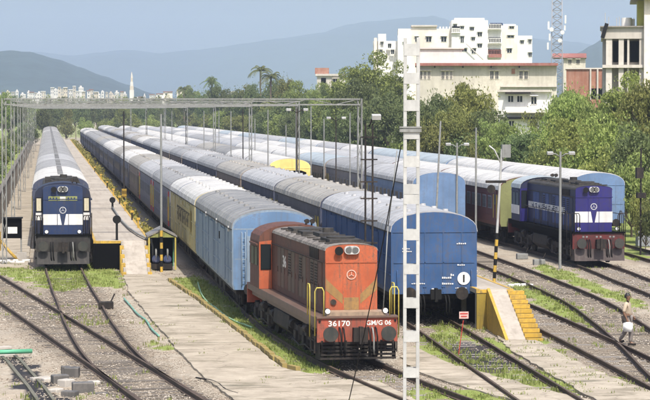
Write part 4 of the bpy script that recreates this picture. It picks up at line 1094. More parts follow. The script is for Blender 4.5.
for kind, (rx, rz, nc, nl, ls, cr, th, r0) in SPEC.items():
    for var in range(2):
        for lm in LM:
            if (kind, var, lm) in TREES: continue
            key = (kind, var)
            if key not in _mesh_cache: _mesh_cache[key] = crown_mesh('crown', rx, rz, nc, nl, ls, cr, seed=var*11+len(kind)*3+1); _mesh_cache[('t',)+key] = trunk_mesh(_mesh_cache[key][1], th, rx, r0, var)
            me = _mesh_cache[key][0].copy(); me.materials.clear(); me.materials.append(LM[lm]); TREES[(kind, var, lm)] = me
R.seed(99)
_tn = {}
DESC = {'broad': 'broad', 'tall': 'tall', 'round': 'rounded', 'bush': 'low', 'sparse': 'thin'}
tree_jobs = []
def tree(kind, px, d, ytop, wpx=None, lm='mid', where='', grp='', xy=None):
    tree_jobs.append((kind, px, d, ytop, wpx, lm, where, grp, xy))
def make_trees():
    cnt = {}
    for job in sorted(tree_jobs, key=lambda j: j[1]):
        kind, px, d, ytop, wpx, lm, where, grp, xy = job
        k = (kind, lm, where); cnt[k] = cnt.get(k, 0) + 1; n = cnt[k]
        col = {'mid': 'green', 'dark': 'dark green', 'light': 'light green'}[lm]
        noun = 'shrub' if kind == 'bush' else 'tree'
        lab = f"{DESC[kind]} {col} {noun} {where}, {ORD[n-1]} such from the left"
        x, y = at(px, d); s = FPX/d; h = CAMH + (HOR-ytop)/s
        rx, rz, nc, nl, ls, cr, th, r0 = SPEC[kind]; full = th + rz*2 + .2; sz = h/full
        sw = (wpx/s)/(2*rx*1.08) if wpx else sz
        root = thing('shrub' if kind == 'bush' else 'tree', lab, noun, (x, y, -.2), R.uniform(0, 6.28), grp)
        var = R.randrange(2)
        inst('crown', TREES[(kind, var, lm)], root, (0,0,th*sz), 0, (sw, sw, sz))
        inst('trunk', _mesh_cache[('t', kind, var)], root, (0,0,0), 0, (sw, sw, sz))
RB = 'behind the rightmost train'; RG = 'trees behind the right-hand trains'
for a_ in [(345,'tall',300,66,42,'mid'),(372,'tall',300,50,50,'mid'),(362,'broad',285,70,60,'dark'),(396,'tall',330,60,36,'mid'),(388,'broad',270,85,60,'dark'),(412,'tall',250,92,44,'dark'),(356,'round',272,100,46,'dark'),(330,'round',330,92,40,'mid'),
  (436,'broad',235,86,52,'dark'),(470,'broad',240,74,64,'light'),(452,'broad',215,98,56,'mid'),(484,'round',215,100,50,'dark'),(430,'round',214,112,50,'mid'),(490,'sparse',200,108,36,'mid'),
  (568,'broad',205,80,62,'mid'),(536,'sparse',208,98,34,'mid'),(572,'broad',200,84,66,'light'),(566,'round',180,106,56,'light'),(525,'round',190,124,56,'dark'),(598,'round',190,85,56,'mid'),(508,'round',196,112,40,'mid'),(536,'round',192,119,44,'light'),
  (625,'tall',185,70,52,'light'),(648,'broad',178,68,70,'mid'),(610,'round',165,104,70,'light'),(640,'round',150,112,66,'dark'),(582,'round',168,122,62,'light'),
  (545,'bush',182,138,60,'mid'),(512,'bush',196,134,50,'mid'),(482,'bush',206,128,50,'mid'),(455,'bush',213,126,50,'dark'),(604,'bush',155,142,66,'light'),(570,'bush',166,146,60,'mid'),(632,'bush',146,150,60,'mid'),
  (655,'bush',138,162,60,'mid'),(662,'bush',128,186,50,'dark'),(646,'bush',131,196,26,'mid'),(641,'bush',138,184,26,'light'),(405,'bush',262,122,44,'mid'),(380,'bush',272,118,44,'mid'),(672,'round',160,95,60,'mid')]:
    tree(a_[1], a_[0], a_[2], a_[3], a_[4], a_[5], RB, RG)
LB = 'beyond the far yard end'; LG = 'trees at the far end of the yard'
for px in range(50, 200, 8):
    tree('round', px+R.uniform(-3,3), R.uniform(585,640), R.uniform(95,103), R.uniform(15,22), R.choice(['dark','mid','dark']), LB, LG)
for px in range(48, 210, 17): tree('bush', px+R.uniform(-4,4), 590, R.uniform(113,117), 20, R.choice(['mid','dark','light']), LB, LG)
MBK = 'over the middle coach roofs'; MG = 'trees over the middle coach roofs'
for px in range(176, 335, 12):
    X = 40; d = max(420, X*FPX/(px-47)*1.03); d = min(d, 640)
    tree(R.choice(['round','broad','tall','round']), px+R.uniform(-3,3), d, R.uniform(80,97), R.uniform(24,36), R.choice(['dark','mid','dark']), MBK, MG)
for px in range(200, 345, 13):
    d = 39*FPX/(px-47); tree('round', px+R.uniform(-3,3), d, R.uniform(102,112), R.uniform(26,36), R.choice(['dark','mid']), MBK, MG)
for px_,d_,yt_,w_,k_ in ((318,400,82,26,'round'),(329,385,78,24,'tall'),(272,450,73,26,'round'),(238,500,88,22,'round'),(296,420,80,24,'tall'),(204,560,86,18,'round'),(226,520,84,16,'tall'),(253,470,77,20,'round'),(283,440,76,24,'broad'),(307,405,88,26,'broad'),(190,590,88,16,'tall')): tree(k_, px_, d_, yt_, w_, R.choice(['dark','mid']), MBK, MG)
tree('tall', 214, 520, 76, 17, 'dark', MBK, MG); tree('tall', 286, 430, 73, 26, 'mid', MBK, MG); tree('tall', 247, 500, 84, 20, 'mid', MBK, MG); tree('tall', 303, 420, 84, 22, 'dark', MBK, MG)
tree('round', 30, 440, 121, 22, 'dark', 'by the far left wall', 'trees by the left wall')
tree('round', 24, 470, 119, 16, 'dark', 'by the far left wall', 'trees by the left wall')
for px, yt in ((3,86),(-8,90),(12,95),(20,99),(36,101),(44,103),(-2,104),(8,108)): tree('round', px, R.uniform(500,640), yt, 20, R.choice(['dark','mid']), 'in the far left corner', 'trees in the far left corner')
for X_ in range(0, 15):
    d_ = 150*1.085**X_; Xl = -5.2 - R.random()*2
    tree_jobs.append((R.choice(['bush','round']), VPX + Xl*FPX/d_, d_, HOR + (CAMH-R.uniform(3.0,4.6))*FPX/d_, 4.5*FPX/d_, R.choice(['dark','mid']), 'behind the left boundary wall', 'greenery behind the left wall', None))
# coconut palms
def palm(px, d, ytop, label):
    x, y = at(px, d); h = CAMH + (HOR-ytop)*d/FPX
    root = thing('palm_tree', label, 'palm tree', (x, y, -.2), R.uniform(0,6), 'palms over the tree row')
    MB().tube([(0,0,0),(.3,0,h*.4),(.5,.1,h*.75),(.4,.1,h-1.5)], .17, 8).build('trunk', [M['trunk']], root)
    mb = MB()
    for k in range(20):
        a = k*2.4; el = R.uniform(.1,1.1); L = R.uniform(2.6,3.6); pts = []
        for j in range(7):
            t_ = j/6; r_ = L*t_*math.cos(el)*(1-.1*t_); z = L*t_*math.sin(el) - 2.0*t_*t_
            pts.append(Vector((.4+r_*math.cos(a), .1+r_*math.sin(a), h-1.6+z)))
        for j in range(6):
            for q in range(4):
                p_ = pts[j].lerp(pts[j+1], q/4); t__ = (pts[j+1]-pts[j]).normalized(); sd_ = t__.cross(Vector((0,0,1))).normalized()
                for s in (-1,1):
                    e_ = p_ + sd_*s*.75*(1-.09*j) + t__*.3 + Vector((0,0,-.35)); mb.add([p_, p_+t__*.1, e_], [(0,1,2)])
    mb.build('fronds', [LM['dark']], root)
palm(262, 455, 61, 'tallest coconut palm standing above the middle tree row'); palm(213, 545, 74, 'slimmer coconut palm above the tree row, left of the tallest palm'); palm(272, 440, 68, 'second coconut palm just right of the tallest one above the middle trees'); palm(184, 600, 82, 'small far coconut palm left of both others')

# creepers on the platform side and at the train sides: grass and weeds as loose tufts
def tuft_mesh():
    vs = []; fs = []; R.seed(5)
    def blade(x, y, h):
        a = R.uniform(0,6.28); w = .012+R.random()*.012; l = R.uniform(.1,.6)*h; i = len(vs)
        dx, dy = math.cos(a), math.sin(a)
        vs.extend([(x-dy*w,y+dx*w,-.04),(x+dy*w,y-dx*w,-.04),(x+dx*l*.4+dy*w*.7,y+dy*l*.4-dx*w*.7,h*.6),(x+dx*l*.4-dy*w*.7,y+dy*l*.4+dx*w*.7,h*.6),(x+dx*l,y+dy*l,h)])
        fs.append((i,i+1,i+2,i+3)); fs.append((i+3,i+2,i+4))
    cells = []
    for P in GRASS:
        xs_ = [p[0] for p in P]; ys_ = [p[1] for p in P]; A = (max(xs_)-min(xs_))*(max(ys_)-min(ys_))
        n = int(min(A*16, 9000))
        for _ in range(n):
            x = R.uniform(min(xs_)-.3,max(xs_)+.3); y = R.uniform(min(ys_)-.6,max(ys_)+.6)
            jx = x + noise.noise((x*.8, y*.8, 3))*.5; jy = y + noise.noise((x*.8, y*.8, 9))*1.2
            if y > 122 or not inpoly(jx, jy, P): continue
            k = noise.noise((x*1.6,y*1.6,2))
            if k < R.uniform(-.45,.15): continue
            cells.append((x, y, .05+.09*max(0,k)+R.random()*.05))
    for _ in range(5200):
        x = R.uniform(-5, 30); y = R.uniform(60,115); k = noise.noise((x*.35,y*.35,4))
        if k > R.uniform(.12,.5): cells.append((x, y, .05+R.random()*.07))
    for (x, y, h) in cells:
        base = h
        for _ in range(6): blade(x+R.uniform(-.12,.12), y+R.uniform(-.12,.12), base*R.uniform(.6,1.4))
    me = bpy.data.meshes.new('grass'); me.from_pydata([(a,b,c-.15) for a,b,c in vs], [], fs); return me
gme = tuft_mesh(); gme.materials.append(leafmat('grass blades', (.13,.17,.035), (.21,.24,.065), (.31,.29,.12)))
gob = bpy.data.objects.new('grass', gme); COL.objects.link(gob); tag(gob, 'short patchy green grass and weeds between the tracks', 'grass', kind='stuff')
# ballast stones
def stones():
    vs = []; fs = []; cs = []; R.seed(11)
    oct_f = [(0,1,2),(0,2,3),(0,3,4),(0,4,1),(5,2,1),(5,3,2),(5,4,3),(5,1,4)]
    n = 0
    while n < 60000:
        d = 58 + 62*R.random()**1.7; px = R.uniform(-8, 660); x, y = at(px, d)
        if x < -6 or x > 34: continue
        k = noise.noise((x*.5,y*.5,6)); dt, kk = near_track(x, y)
        if dt > 1.9 and k < R.uniform(-.3,.35): continue
        if dt < 1.3 and R.random() < .35: continue
        s = R.uniform(.014,.034)*(1.3 if d > 85 else 1); i = len(vs); a = R.uniform(0,6.28)
        z = -.165 + s*.3
        if any(inpoly(x, y, P) for P in GRASS) and R.random() < .8: n += 1; continue
        c_, s_ = math.cos(a), math.sin(a)
        for (ax_, ay_, az_) in ((0,0,1),(1,0,0),(0,1,0),(-1,0,0),(0,-1,0),(0,0,-1)):
            jx, jy, jz = ax_*s*R.uniform(.7,1.3)+R.uniform(-.3,.3)*s, ay_*s*R.uniform(.7,1.3)+R.uniform(-.3,.3)*s, az_*s*R.uniform(.5,.9)
            vs.append((x+jx*c_-jy*s_, y+jx*s_+jy*c_, z+jz))
        fs += [tuple(i+q for q in f_) for f_ in oct_f]; n += 1
    me = bpy.data.meshes.new('ballast'); me.from_pydata(vs, [], fs); return me
bme = stones(); mt, t = newmat('ballast stone'); v = coords(t, True)
wn_ = t.n('TexWhiteNoise'); sn = t.n('VectorMath', operation='SNAP'); sn.inputs[1].default_value = (.09,.09,.5); t.l(v, sn.inputs[0]); t.l(sn.outputs[0], wn_.inputs['Vector'])
finish(t, mix(t, mathn(t,'MULTIPLY',ramp(t, nz(t,v,.7,4),.35,.65),.7), mix(t, wn_.outputs['Value'], (.20,.17,.135), (.50,.455,.39)), (.20,.155,.11)), .9, spec=.2); bme.materials.append(mt)
bob = bpy.data.objects.new('ballast', bme); COL.objects.link(bob); tag(bob, 'loose pale grey ballast stones scattered over the yard ground', 'gravel', kind='stuff')
# yellow flowering weeds on the far part of the left platform strip
vs = []; fs = []; R.seed(3)
for _ in range(22000):
    y = R.uniform(122, 540); x = R.choice((R.uniform(5.3,6.5), R.uniform(5.3,6.8), R.uniform(5.25,5.9)))
    if noise.noise((x*.6, y*.12, 1)) < -.1: continue
    leaf(vs, fs, Vector((x, y, -.1+R.random()**2*1.3*(1 if y > 260 else .5))), R.uniform(.08,.2))
wme = bpy.data.meshes.new('weeds'); wme.from_pydata([tuple(v) for v in vs], [], fs); wme.materials.append(leafmat('yellowish weeds', (.16,.17,.04), (.30,.28,.06), (.45,.38,.09)))
wob = bpy.data.objects.new('weeds', wme); COL.objects.link(wob); tag(wob, 'yellowish weeds growing along the right side of the left platform', 'weeds', kind='stuff')

# ------------------------------------------------------------------ buildings
BW = {'white': paint('white render', (.80,.78,.74), (.35,.32,.28), .35, .8, scale=.3), 'warm': paint('warm white render', (.74,.66,.57), (.35,.30,.25), .35, .8, scale=.3),
      'cream': paint('cream render', (.54,.50,.42), (.25,.22,.17), .45, .8, scale=.3), 'grey': paint('bare grey concrete', (.52,.48,.43), (.26,.23,.20), .4, .85, scale=.4),
      'brick': paint('red brick', (.30,.13,.085), (.42,.34,.28), .4, .9, scale=.5), 'redroof': paint('rusty red roof', (.26,.09,.07), (.3,.22,.18), .5, .8, scale=.5),
      'pink': paint('pinkish white render', (.68,.60,.57), (.4,.35,.3), .3, .8, scale=.3), 'limegreen': paint('lime green render', (.42,.40,.07), amt=.2)}
BW['town'] = paint('town render', (.55,.53,.50), (.3,.28,.25), .3, .8, scale=.1); BW['town2'] = paint('town render sandy', (.47,.42,.34), (.3,.28,.25), .3, .8, scale=.1)
class Bld:
    """building placed at photo column x0..x1 at depth d; u = metres across, z = metres up"""
    def __init__(s, name, label, cat, x0, d, group=None):
        s.s = FPX/d; s.x0 = x0; s.d = d; X, Y = at(x0, d)
        s.root = thing(name, label, cat, (X, Y, -.2), -YAW - math.atan((x0-325)/FPX), group)
    def u(s, px): return (px - s.x0)/s.s
    def z(s, py): return CAMH + .2 + (HOR-py)/s.s
    def blk(s, nm, x0, x1, ytop, ybot, mat_, dep=8, y0=0, parent=None, setz=None):
        zb = 0 if ybot is None else s.z(ybot)
        return MB().box(s.u(x0), s.u(x1), y0, y0+dep, zb, s.z(ytop)).build(nm, [mat_], parent or s.root)
    def win(s, x0, x1, y0, y1, f=0, frame='white', parent=None, fac=0.0):
        fr = MB().box(s.u(x0)-.08, s.u(x1)+.08, f-.07, f-.003, s.z(y1)-.08, s.z(y0)+.08).build('window', [BW[frame]], parent or s.root)
        mb = MB().box(s.u(x0), s.u(x1), f-.09, f-.0705, s.z(y1), s.z(y0)); mb.build('pane', [M['glass']], fr)
        MB().box((s.u(x0)+s.u(x1))/2-.03, (s.u(x0)+s.u(x1))/2+.03, f-.11, f-.0905, s.z(y1), s.z(y0)).build('mullion', [BW[frame]], fr)
        MB().box(s.u(x0)-.2, s.u(x1)+.2, f-.5, f-.003, s.z(y0)+.12, s.z(y0)+.2).build('sunshade', [BW[frame]], fr)
# 1 big white apartment block on the rise
b = Bld('apartment_block', 'large stepped white apartment block with many windows rising above the trees, right of centre', 'apartment block', 373, 520)
b.blk('left_wing', 373, 398, 41, None, BW['white'], 10, 2); b.blk('stair_tower', 378, 386, 34, None, BW['white'], 5, 1)
b.blk('corner_turret', 374, 377, 38, None, BW['warm'], 4, .5)
b.blk('centre_wing', 398, 451, 29, None, BW['warm'], 12, 0); b.blk('roof_slab', 411, 437, 25.5, 27, BW['grey'], 8, -.5); b.blk('roof_room', 412, 436, 27, 29, BW['warm'], 7, 0)
b.blk('left_bay', 397.5, 411, 36, None, BW['white'], 3, -3)
b.blk('main_tower', 451, 487, 21, None, BW['white'], 14, -2); b.blk('roof_room', 454, 484, 18.5, 21, BW['white'], 8, 0)
b.blk('balcony_wing', 487, 501, 27, None, BW['white'], 11, -1); b.blk('right_wing', 501, 517, 26, None, BW['warm'], 11, -.5); b.blk('far_right_wing', 517, 531.5, 36, None, BW['white'], 10, 0)
b.blk('roof_parapet', 503, 515, 24.5, 26, BW['white'], 1, 0)
for (a0,a1,c0,c1,f) in ((426,431,37,42,0),(441,446,37,42,0),(453,456,25,28,-2),(460,463,37,43,-2),(469.5,473,28,31,-2),(477,481,33,37,-2),(477,481,44.5,48,-2),(460.5,466,49,52,-2),(471,474,38,41,-2),(471,475,49,54,-2),(460,463,27,29.5,-2),
   (507,513,36,38,-.5),(506.5,511,49,53,-.5),(528,531,53,57,0),(388,391,44,48,1),(381,383,42,46,.9),(403,406,43,46,-3),(509,513,27,29,-.5),(380,382,50,53,1),(391,394,50,54,1),(452,455,52,56,-2),(520,523,41,44,0),(528,530.5,40,44,0),(415,418,37,42,0)):
    b.win(a0,a1,c0,c1,f)
for (a0,a1,c0,c1) in ((488,500,38,43),(487.5,500,49.5,54.5),(488,500,24.5,29),(451.5,459,27,33)):
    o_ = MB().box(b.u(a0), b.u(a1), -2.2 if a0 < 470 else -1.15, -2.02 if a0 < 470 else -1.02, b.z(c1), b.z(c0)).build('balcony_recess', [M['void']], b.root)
    MB().box(b.u(a0)-.2, b.u(a1)+.2, -2.6, -1.2, b.z(c1)-.15, b.z(c1)).build('balcony_slab', [BW['white']], o_)
    mb = MB()
    for k in range(9): x_ = b.u(a0) + (b.u(a1)-b.u(a0))*k/8; mb.box(x_-.05,x_+.05,-2.55,-2.5,b.z(c1),b.z(c1)+.9)
    mb.box(b.u(a0),b.u(a1),-2.56,-2.49,b.z(c1)+.85,b.z(c1)+.95); mb.build('railing', [BW['redroof'] if c0 > 49 else BW['white']], o_)
MB().box(b.u(487.5),b.u(500.5),-2.7,-2.6,b.z(58),b.z(54.5)).build('balcony_front', [BW['redroof']], b.root)
for px_ in (494, 499): MB().cyl((b.u(px_),3,b.z(27)),(b.u(px_),3,b.z(23)),.9,n=12).build('water_tank', [M['loconavy']], b.root)
MB().cyl((b.u(407),1,b.z(36)),(b.u(407),1,b.z(31)),.8,n=12).build('water_tank', [M['black']], b.root)
for k in range(4): MB().box(b.u(439+k*3.2),b.u(440.6+k*3.2),.1,.5,b.z(29),b.z(27)).build('parapet_post', [BW['white']], b.root)
# stair zigzag
MB().tube([(b.u(465),-3,b.z(44)),(b.u(484),-3,b.z(62))], .12).build('stair_rail', [BW['grey']], b.root)
# 2 long cream building
b = Bld('long_building', 'long cream two storey building with rusty red eaves in front of the white apartment block', 'building', 416, 345)
b.blk('wall', 416, 556, 66, None, BW['cream'], 12, 0)
b.blk('eave_slab', 415, 557, 63.3, 66, BW['redroof'], 13.5, -1.0)
b.blk('roof_terrace_wall', 418, 462, 49, 63.3, BW['pink'], 8, .8); b.blk('terrace_coping', 417.5, 464, 47.6, 49, BW['pink'], 8.6, .5)
b.blk('terrace_rail_wall', 462, 531, 60, 63.3, BW['white'], .3, 1.0)
for (a0,a1) in ((419.5,422),(424,426),(428,430),(441.5,444),(446,448),(450,452),(490,493),(495,498),(519,522),(524,527)): b.win(a0,a1,71.5,79,0,'warm')
b.blk('wall_board', 511, 514.5, 69, 74, BW['brick'], .1, -.12)
b.blk('string_course', 500, 556, 86, 87.2, BW['grey'], .4, -.4)
for k in range(4): b.blk('roof_bracket', 434+k*28, 435.2+k*28, 64, 68, M['dark'], .5, -.6)
# 3 small white house
b = Bld('white_house', 'white two storey house with dark balcony shade glimpsed between trees on the right', 'house', 498, 265)
b.blk('wall', 498, 551, 91, None, BW['white'], 9, 0); b.blk('roof_slab', 497, 552, 90, 92, BW['grey'], 10, -.6)
b.blk('balcony_shade', 505, 530, 92.2, 94, M['dark'], 1.3, -1.2); b.blk('balcony_wall', 505, 551, 107, 112, BW['white'], .15, -1.4); b.blk('balcony_floor', 505, 551, 112, 113, BW['grey'], 1.4, -1.4)
b.blk('ledge', 500, 551, 117, 119, M['dark'], 1.0, -.8)
for (a0,a1,c0,c1) in ((508,513,96,102),(517,522,96,102),(531,536,97,104),(509,514,121,128),(530,536,121,128)): b.win(a0,a1,c0,c1,0)
# 4 brick building with opening and 5 cream/red one
b = Bld('brick_building', 'unplastered red brick building with a dark doorway, left of the unfinished concrete block', 'building', 566, 300)
b.blk('wall', 566, 609, 69, None, BW['brick'], 8, 0); b.blk('roof_slab', 565, 610, 68, 69.3, BW['grey'], 8.4, -.2)
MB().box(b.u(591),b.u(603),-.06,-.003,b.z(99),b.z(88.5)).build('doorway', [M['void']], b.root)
for px_ in (590, 597, 603): b.blk('pillar', px_-.8, px_+.8, 69.4, 100, BW['grey'], .3, -.35)
b = Bld('terrace_house', 'small cream house with red tiled roof beside the lattice tower', 'house', 560, 400)
b.blk('wall', 563, 585, 57.5, None, BW['cream'], 8, 0)
MB().xprism([(-.6,b.z(58)),(4,b.z(53)),(8.6,b.z(58))], b.u(552), b.u(586)).build('roof', [BW['redroof']], b.root)
for (a0,a1) in ((568,571),(576,579)): b.win(a0,a1,60,64,0,'warm')
# 6 unfinished concrete building
b = Bld('unfinished_building', 'unfinished bare concrete building with open bays at the upper right edge', 'building', 600, 215)
b.blk('core_wall', 602, 672, 38, None, BW['grey'], 8, 1.6); b.blk('roof_beam', 600.5, 643, 27.5, 39, BW['grey'], 10, 0)
b.blk('roof_slab_edge', 599.5, 643, 26.4, 27.6, paint('stained slab', (.25,.23,.2), amt=.5), 10.4, -.3)
for (a0, a1) in ((605.5, 611.5), (618,623), (626.5,628.5), (638.5,643)): b.blk('column', a0, a1, 39, None, BW['grey'], .9, .1)
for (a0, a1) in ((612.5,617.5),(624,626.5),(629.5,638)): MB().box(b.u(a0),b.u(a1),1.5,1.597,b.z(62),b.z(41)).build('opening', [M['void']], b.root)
b.blk('floor_slab', 602, 643, 65, 68, BW['grey'], 9, -.2)
b.blk('cream_wing', 643, 690, -12, None, BW['warm'], 9, -.6); b.blk('green_panel', 636.5, 643, -6, 26.3, BW['limegreen'], 5, 1); b.blk('top_slab', 630, 690, -2, .5, paint('stained slab', (.25,.23,.2)), 11, -1.5)
MB().cyl((b.u(626),3,b.z(26.5)),(b.u(626),3,b.z(17)),.55*.9,n=16).cyl((b.u(630),3.4,b.z(26.5)),(b.u(630),3.4,b.z(18)),.4,n=16).build('water_tank', [BW['white']], b.root)
MB().obox((b.u(604),-.2,b.z(31)),(.35,.4,1.4),0,0,0,.3).build('drain_spout', [M['black']], b.root)
mb = MB()
for px_, h_ in ((604.5,13),(608,17),(616,18),(618.5,17),(633,18)): mb.cyl((b.u(px_),.4,b.z(26.5)),(b.u(px_),.4,b.z(h_)),.025,n=5)
mb.build('starter_bars', [BW['grey']], b.root)
# 7 grey house with brick top behind the trees
b = Bld('grey_house', 'small grey house with brick rooftop parapet above the middle trees', 'house', 316, 480)
b.blk('wall', 317, 345, 76, None, BW['grey'], 8, 0); b.blk('roof_slab', 315.5, 346.5, 74, 76, BW['grey'], 9, -.5); b.blk('brick_parapet', 315, 329, 68, 74, BW['brick'], 5, 0)
MB().box(b.u(321),b.u(326),-.05,-.003,b.z(88),b.z(78)).build('opening', [M['void']], b.root); b.win(333,338,79,86,0,'warm')
# 8 telecom lattice tower
b = Bld('lattice_tower', 'tall grey telecom lattice tower with pale antennas above the small cream house', 'tower', 556.5, 385)
w0 = 1.0; ht = b.z(-16); mb = MB(); n = 26
for a_, c_ in ((-1,-1),(1,-1),(1,1),(-1,1)): mb.tube([(a_*w0*1.05,c_*w0*1.05,0),(a_*w0*.78,c_*w0*.78,ht)], .07, 5)
mb.build('legs', [paint('tower grey', (.27,.27,.28), amt=.3)], b.root)
mb = MB()
for k in range(n):
    z0, z1 = ht*k/n, ht*(k+1)/n; wa = w0*(1.05-.27*k/n); wb_ = w0*(1.05-.27*(k+1)/n)
    for (p, q) in (((-1,-1),(1,-1)),((1,-1),(1,1)),((1,1),(-1,1)),((-1,1),(-1,-1))):
        mb.tube([(p[0]*wa,p[1]*wa,z0),(q[0]*wb_,q[1]*wb_,z1)], .04, 4); mb.tube([(q[0]*wa,q[1]*wa,z0),(p[0]*wb_,p[1]*wb_,z1)], .04, 4); mb.tube([(p[0]*wa,p[1]*wa,z0),(q[0]*wa,q[1]*wa,z0)], .035, 4)
mb.build('bracing', [paint('tower grey', (.27,.27,.28))], b.root)
for (dx, y0_, y1_) in ((-1.4,22,30),(1.4,16,24),(-1.2,34,41),(1.3,26,31),(-1.5,43,50)):
    MB().box(dx-.14,dx+.14,-1.3,-1.1,b.z(y1_),b.z(y0_)).build('antenna', [M['white']], b.root)
for (dx, y_) in ((.9,33),(-.9,30),(.5,41)): MB().cyl((dx,-1.2,b.z(y_)),(dx,-1.5,b.z(y_)),.35,n=14).build('dish_antenna', [M['white']], b.root)
# 9 temple tower far left
b = Bld('temple_tower', 'white tapering temple tower with pointed top in the far town', 'tower', 132, 900)
for k, (w, y0_, y1_) in enumerate(((2.2,97,90),(1.8,90,86),(1.4,86,82),(1.0,82,78))): MB().box(-w/2/b.s*1.0*1, w/2/b.s, 0, 2, b.z(y0_) if k else 0, b.z(y1_)).build('tier', [BW['white']], b.root) if False else MB().box(-w/b.s, w/b.s, k*.3, 4-k*.3, b.z(y0_) if k else 0, b.z(y1_)).build('tier', [BW['town2' if k%2 else 'town']], b.root)
MB().cyl((0,2,b.z(78)),(0,2,b.z(72)),.5,.1,n=8).build('spire', [BW['grey']], b.root)
# far town
for px_ in range(-6, 172, 7): tree_jobs.append(('round', px_+R.uniform(-3,3), R.uniform(660,860), R.uniform(91,97), R.uniform(9,14), R.choice(['dark','mid']), 'in front of the far town', 'trees before the far town', None))
R.seed(21); town = []
for i in range(46):
    px = -4 + i*3.7 + R.uniform(-1.2,1.2); d = R.uniform(760, 1500); w = R.uniform(3.5,8.5); w = R.uniform(2.2,5); d = R.uniform(900, 1700); yt = R.uniform(89.5,95.5) - (3 if 50 < px < 85 else 0) + (4 if px > 128 else 0) + (3 if px < 8 else 0)
    town.append((px, d, w, yt))
town.sort()
for i, (px, d, w, yt) in enumerate(town):
    if abs(px-132) < 3: continue
    colr = R.choice(['white','white','warm','pink','white','cream']); st = R.choice(('flat roofed','stepped','block shaped'))
    b = Bld('town_house', f"far {st} {colr if colr!='warm' else 'ivory'} house below the left hill, {ORD[i]} from the left", 'house', px, d, 'houses of the far town below the hill')
    tm_ = BW['town' if colr in ('white','pink') else 'town2']; b.blk('wall', px-w/2, px+w/2, yt, None, tm_, R.uniform(8,14), 0)
    if st == 'stepped': b.blk('roof_room', px-w/4, px+w/6, yt-R.uniform(.8,2), yt, tm_, 5, 1)
    else: b.blk('roof_slab', px-w/2-.2, px+w/2+.2, yt-.5, yt, BW[R.choice(['grey','white','redroof'])], 9, -.4)
    n = max(1, int(w/1.6)); mb = MB()
    for r_ in range(2):
        for k in range(n): u0 = b.u(px-w/2 + w*(k+.3)/n); mb.box(u0, u0+w*.4/n/b.s, -.06, -.003, b.z(yt+2.6+r_*3), b.z(yt+1.2+r_*3))
    mb.build('windows', [paint('faded window grey', (.16,.17,.18), amt=.2)], b.root)
R.seed(77)
for i, (px, w, yt, d) in enumerate(((168,9,92,900),(180,6,90,880),(196,8,94,700),(232,9,92,620),(244,7,96,600),(160,7,94,950),(222,6,96,640),(208,6,95,700))):
    b = Bld('town_house', f"pale house block showing through the middle trees, {ORD[sorted([168,180,196,232,244,160,222,208]).index(px)]} from the left", 'house', px, d, 'pale houses among the middle trees')
    b.blk('wall', px-w/2, px+w/2, yt, None, BW[R.choice(['white','warm'])], 10, 0); b.blk('roof_slab', px-w/2-.3, px+w/2+.3, yt-.5, yt, BW['redroof' if i in (5,0) else 'grey'], 11, -.4)
    b.win(px-w/4, px-w/4+1.2, yt+1.5, yt+3.5, 0)
for px in range(-2, 160, 7): 
    pass

make_trees()
# ------------------------------------------------------------------ hills
def hill(name, prof, d, depth, colr, seed, rough=1.0):
    """ridge whose skyline heights follow the valley view, rising and falling over its depth"""
    vs = []; fs = []; NX = 260; NY = 40; x0, x1 = prof[0][0], prof[-1][0]
    def top(px):
        for (a, ya), (b_, yb_) in zip(prof, prof[1:]):
            if a <= px <= b_: t_ = (px-a)/(b_-a); t_ = t_*t_*(3-2*t_)*.5+t_*.5; return ya+(yb_-ya)*t_
        return prof[-1][1]
    for j in range(NY+1):
        v_ = j/NY; dd = d + (v_-.5)*depth; f_ = math.sin(math.pi*v_)**.8 if 0 < v_ < 1 else 0
        for i in range(NX+1):
            px = x0+(x1-x0)*i/NX; h = (HOR-top(px))*d/FPX
            x, y = at(px, dd)
            nn = noise.fractal(Vector((x/depth*5, y/depth*5, seed)), 1.0, 2.0, 6)
            vs.append((x, y, max(-1, h*f_*(1+.16*nn*rough) if 0 < v_ < 1 else -1)))
    for j in range(NY):
        for i in range(NX): a = j*(NX+1)+i; fs.append((a,a+1,a+NX+2,a+NX+1))
    me = bpy.data.meshes.new(name); me.from_pydata(vs, [], fs)
    for p in me.polygons: p.use_smooth = True
    mt, t = newmat(name+' cover'); v = coords(t, True)
    c = mix(t, ramp(t, nz(t, v, 12/depth*4, 8, .7), .35, .65), colr, [k*2.0 for k in colr]); finish(t, c, .95, 0, spec=.1); me.materials.append(mt)
    o = bpy.data.objects.new(name, me); COL.objects.link(o); tag(o, kind='structure')
hill('hills', [(-160,80),(-90,62),(-30,49),(10,47),(30,48),(55,54),(80,62),(105,70),(128,78),(150,86),(185,96),(220,106)], 3500, 1500, (.02,.03,.034), 1)
hill('hills', [(520,90),(545,72),(565,55),(580,48),(590,43),(600,39),(620,40),(660,30),(720,40),(800,60)], 4000, 1500, (.02,.03,.034), 5)
hill('mountains', [(-200,60),(-60,56),(40,52),(75,55),(98,51),(125,49),(160,52),(200,49),(240,43),(280,38),(320,33),(350,28),(375,23),(400,19),(420,16),(432,14),(445,17),(458,24),(480,31),(520,36),(550,39),(575,41),(600,46),(660,46),(740,42),(860,58)], 8200, 3400, (.018,.027,.034), 9, .6)

